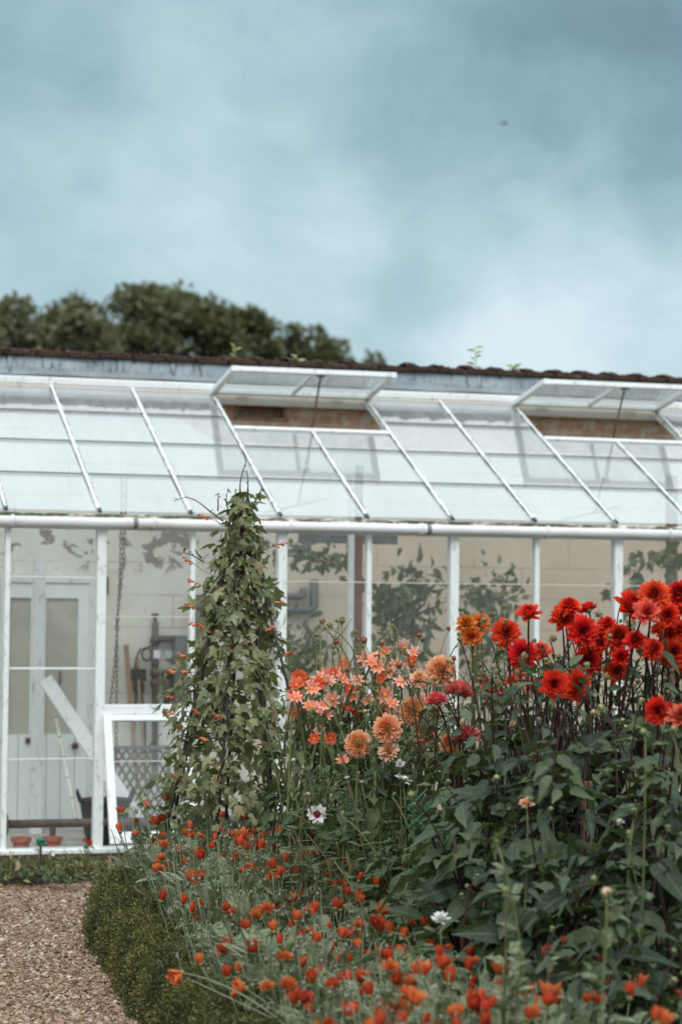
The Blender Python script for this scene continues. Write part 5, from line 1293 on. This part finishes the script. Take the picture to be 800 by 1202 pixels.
# ------------------------------------------------------------------ trees beyond the wall
M_bark = simple('tree_bark', (.09, .075, .055), (.05, .04, .03), 6, .9, .8, 12)
M_tdark = leafmat('dark_tree_leaf', [(0, (.085, .09, .055)), (.6, (.13, .135, .08)), (1, (.19, .185, .11))], .55, .25, .25, big=(.5, (.11, .105, .055), .5))  # both tree leaf colours are lightened in place of distance haze
M_tolive = leafmat('olive_tree_leaf', [(0, (.125, .125, .085)), (.6, (.17, .165, .11)), (1, (.22, .21, .145))], .6, .25, .2, big=(.6, (.17, .15, .10), .5))
CLEAF = [(TINY[0]*np.array([1.3, 1, 1]), TINY[1], TINY[2])]
def tree(label, px, topy, hw, d, mat, seed, n=16000):
    rg = np.random.default_rng(seed)
    top = at_d(px, topy-6, d); b = np.array([top[0], top[1], 0.]); H = top[2]; W = hw*1.25*d/F
    o = thing('broadleaf_tree', label, 'tree', 'trees beyond the garden wall', b)
    g = G(); cz = H*.70; RZ = H-cz
    g.tube([(0, 0, -.3), (rg.normal(0, .1), rg.normal(0, .1), cz*.6), (rg.normal(0, .2), rg.normal(0, .2), H*.86)], H*.022, H*.005, 9)
    cents = []
    nc = 85
    for k in range(nc):
        u = rg.normal(size=3); u /= np.linalg.norm(u); r = rg.uniform(.55, 1.)**.6
        c = np.array([u[0]*W*r*.86, u[1]*W*r*.86, cz+u[2]*RZ*r*.95 if u[2] > 0 else cz+u[2]*cz*.62*r]); cents.append(c)
        if k % 3 == 0: s0 = np.array([0, 0, max(H*.2, c[2]*.55)]); g.tube(bez(s0, (s0+c)/2+np.array([0, 0, -.2]), c, 6), H*.007, H*.0015, 5)
    obj('trunk', g, M_bark, o, True)
    g = G(); cents = np.array(cents); pk = rg.integers(0, nc, n); cs = W*rg.uniform(.14, .30, nc)
    u = rg.normal(size=(n, 3)); u /= np.linalg.norm(u, axis=1)[:, None]; rr = cs[pk]*rg.random(n)**.42*(1+.7*rg.random(n)**5)
    P = cents[pk]+u*rr[:, None]*np.array([1, 1, .8]); P[:, 2] = np.minimum(P[:, 2], H+rg.normal(0, .1, n))
    D = u+rg.normal(0, .6, (n, 3)); U = rg.normal(0, .5, (n, 3)); U[:, 2] += 1
    g.many(CLEAF[0], frames(D, U)*rg.uniform(.18, .38, n)[:, None, None], P)
    obj('crown', g, mat, o)
tree('pale olive rounded tree at the left edge above the wall', 20, 362, 62, 78, M_tolive, 51)
tree('pale olive tree in front of the dark ones', 88, 352, 50, 80, M_tolive, 52)
tree('dark tree whose top peeps over the olive trees', 98, 336, 52, 98, M_tdark, 53)
tree('dark leafy tree in the middle of the group', 165, 340, 58, 95, M_tdark, 54)
tree('broad dark tree sloping down to the right of the group', 225, 343, 62, 97, M_tdark, 55)
tree('dark tree at the right shoulder of the group', 278, 358, 52, 100, M_tdark, 56)
tree('small dark tree standing lower right of the group', 330, 380, 42, 104, M_tdark, 57, 7000)
tree('small round tree set apart behind the first vent', 372, 390, 36, 104, M_tdark, 58, 7000)
tree('smallest tree just showing over the tiles far right of the group', 440, 413, 24, 112, M_tdark, 59, 4000)
tree('low tree half hidden behind the tiles beside the smallest one', 402, 408, 26, 112, M_tdark, 60, 4000)
tree('dark tree behind the left olive tree', -25, 352, 60, 96, M_tdark, 61, 7000)

# ------------------------------------------------------------------ bird
c = at_d(591, 145, 95); o = thing('bird', 'small dark bird flying high against the clouds', 'bird', None, c)
g = G()
body = [(-.09, .001), (-.06, .012), (-.02, .022), (.03, .02), (.06, .014), (.075, .015), (.09, .008), (.105, .001)]
V = []; 
for x, r in body:
    for k in range(8): a = k*PI/4; V.append((x, r*math.cos(a), r*.9*math.sin(a)))
g.add(V, [(i*8+k, (i+1)*8+k, (i+1)*8+(k+1) % 8, i*8+(k+1) % 8) for i in range(7) for k in range(8)])
for s in (-1, 1):
    W_ = [(.045, s*.015, .006), (.055, s*.08, .03), (.02, s*.17, .025), (-.03, s*.19, .02), (-.005, s*.09, .022), (-.025, s*.015, .004)]
    g.add(W_+[(x, y, z-.005) for x, y, z in W_], [(0, 1, 4, 5), (1, 2, 3, 4), (11, 10, 7, 6), (10, 9, 8, 7), (0, 6, 7, 1), (1, 7, 8, 2), (2, 8, 9, 3), (3, 9, 10, 4), (4, 10, 11, 5), (5, 11, 6, 0)])
g.add([(-.08, -.008, 0), (-.08, .008, 0), (-.15, .03, .002), (-.15, -.03, .002), (-.08, -.008, .004), (-.08, .008, .004), (-.15, .03, .005), (-.15, -.03, .005)], [(0, 1, 2, 3), (7, 6, 5, 4), (0, 4, 5, 1), (1, 5, 6, 2), (2, 6, 7, 3), (3, 7, 4, 0)])
o.scale = (1.6,)*3; bo = obj('body', g, M_dark, o, True); o.rotation_euler = (0, .1, -YAW)

# ------------------------------------------------------------------ sky and light
SUN_EL, SUN_AZ = math.radians(48), math.radians(200)      # azimuth clockwise from +Y
w = bpy.data.worlds.new('World'); scene.world = w; w.use_nodes = True
nt = w.node_tree; nt.nodes.clear(); L = nt.links.new
sky = nt.nodes.new('ShaderNodeTexSky'); sky.sky_type = 'NISHITA'; sky.sun_disc = False
sky.sun_elevation = SUN_EL; sky.sun_rotation = SUN_AZ; sky.air_density = 1.2; sky.dust_density = 2.
tc = nt.nodes.new('ShaderNodeTexCoord').outputs['Generated']
def lobe(px, py, r, amp):
    """a brighter or darker bank of cloud in the direction of a point of the sky"""
    d = unit(ray(px, py)); dp = nt.nodes.new('ShaderNodeVectorMath'); dp.operation = 'DOT_PRODUCT'; L(wv, dp.inputs[0]); dp.inputs[1].default_value = d
    c0 = math.cos(math.atan(r/F))
    return math_(nt, 'MULTIPLY', maprange(nt, dp.outputs['Value'], c0, 1., 0, 1, True), amp)
wn = _n(nt, 'ShaderNodeTexNoise', inp={'Scale': 9., 'Detail': 4., 'Roughness': .55}); L(tc, wn.inputs['Vector'])
wsc = nt.nodes.new('ShaderNodeVectorMath'); wsc.operation = 'MULTIPLY_ADD'; L(wn.outputs['Color'], wsc.inputs[0]); wsc.inputs[1].default_value = (.13,)*3; wsc.inputs[2].default_value = (-.065,)*3
wad = nt.nodes.new('ShaderNodeVectorMath'); wad.operation = 'ADD'; L(tc, wad.inputs[0]); L(wsc.outputs[0], wad.inputs[1])
wnm = nt.nodes.new('ShaderNodeVectorMath'); wnm.operation = 'NORMALIZE'; L(wad.outputs[0], wnm.inputs[0]); wv = wnm.outputs[0]
n1 = noise(nt, 5.5, 6, .52, scaled(nt, tc, (1, 1, 1.7)), .35)
n2 = noise(nt, 15, 5, .5, scaled(nt, tc, (1, 1, 1.5)), .3)
val = math_(nt, 'MULTIPLY_ADD', math_(nt, 'SUBTRACT', n1, .5), .36, .52)
val = math_(nt, 'MULTIPLY_ADD', math_(nt, 'SUBTRACT', n2, .5), .40, val)
n3 = noise(nt, 34, 6, .6, scaled(nt, wv, (1, 1, 1.6)), .5)
val = math_(nt, 'MULTIPLY_ADD', math_(nt, 'SUBTRACT', n3, .5), .17, val)
for lb in ((100, 150, 230, .12), (330, 150, 260, .12), (740, 400, 330, .32), (420, 420, 360, .24), (620, 190, 270, -.13), (830, 20, 300, -.24), (30, 20, 180, -.06), (560, 320, 130, -.10), (60, 330, 260, .14)):
    val = math_(nt, 'ADD', val, lobe(*lb))
cr = ramp(nt, [(.0, (.115, .195, .24)), (.3, (.182, .29, .345)), (.55, (.27, .405, .465)), (.8, (.41, .55, .60)), (1., (.555, .67, .715))]); L(val, cr.inputs[0])
sx = nt.nodes.new('ShaderNodeSeparateXYZ'); L(tc, sx.inputs[0])
fwd = nt.nodes.new('ShaderNodeVectorMath'); fwd.operation = 'DOT_PRODUCT'; L(tc, fwd.inputs[0]); fwd.inputs[1].default_value = tuple(unit((sy_, cy_, 0)))
# an overcast sky is brightest overhead and, here, behind the viewer where the cloud is thin
gain = math_(nt, 'ADD', math_(nt, 'ADD', 1., maprange(nt, sx.outputs[2], .28, .80, 0, 2.3, True)), maprange(nt, fwd.outputs['Value'], .5, -.6, 0, .8, True))
thin = math_(nt, 'MAXIMUM', maprange(nt, sx.outputs[2], .28, .62, 0, .9, True), maprange(nt, fwd.outputs['Value'], .6, -.2, 0, .9, True))
ccol = mixc(nt, cr.outputs[0], (.395, .428, .440), thin)
cs_ = nt.nodes.new('ShaderNodeVectorMath'); cs_.operation = 'SCALE'; L(ccol, cs_.inputs[0]); L(math_(nt, 'MULTIPLY', gain, 10.), cs_.inputs['Scale'])
mx = mixc(nt, sky.outputs[0], cs_.outputs[0], .95)
bg = nt.nodes.new('ShaderNodeBackground'); bg.inputs['Strength'].default_value = .1; L(mx, bg.inputs[0])
L(bg.outputs[0], nt.nodes.new('ShaderNodeOutputWorld').inputs[0])
sd = bpy.data.lights.new('sun', 'SUN'); sd.energy = 1.2; sd.angle = math.radians(22); sd.color = (1., .95, .88)
so = bpy.data.objects.new('sun', sd); C.objects.link(so)
sv = np.array([math.sin(SUN_AZ)*math.cos(SUN_EL), math.cos(SUN_AZ)*math.cos(SUN_EL), math.sin(SUN_EL)])
so.rotation_euler = Vector(sv).to_track_quat('Z', 'Y').to_euler()

# ------------------------------------------------------------------ render settings
vs = scene.view_settings; vs.view_transform = 'Standard'; vs.look = 'None'; vs.exposure = .35; vs.gamma = 1.; vs.use_curve_mapping = False
cyc = scene.cycles; cyc.max_bounces = 10; cyc.diffuse_bounces = 4; cyc.glossy_bounces = 4; cyc.transparent_max_bounces = 24; cyc.transmission_bounces = 6
cyc.caustics_reflective = False; cyc.caustics_refractive = False; cyc.use_denoising = True; cyc.sample_clamp_indirect = 6
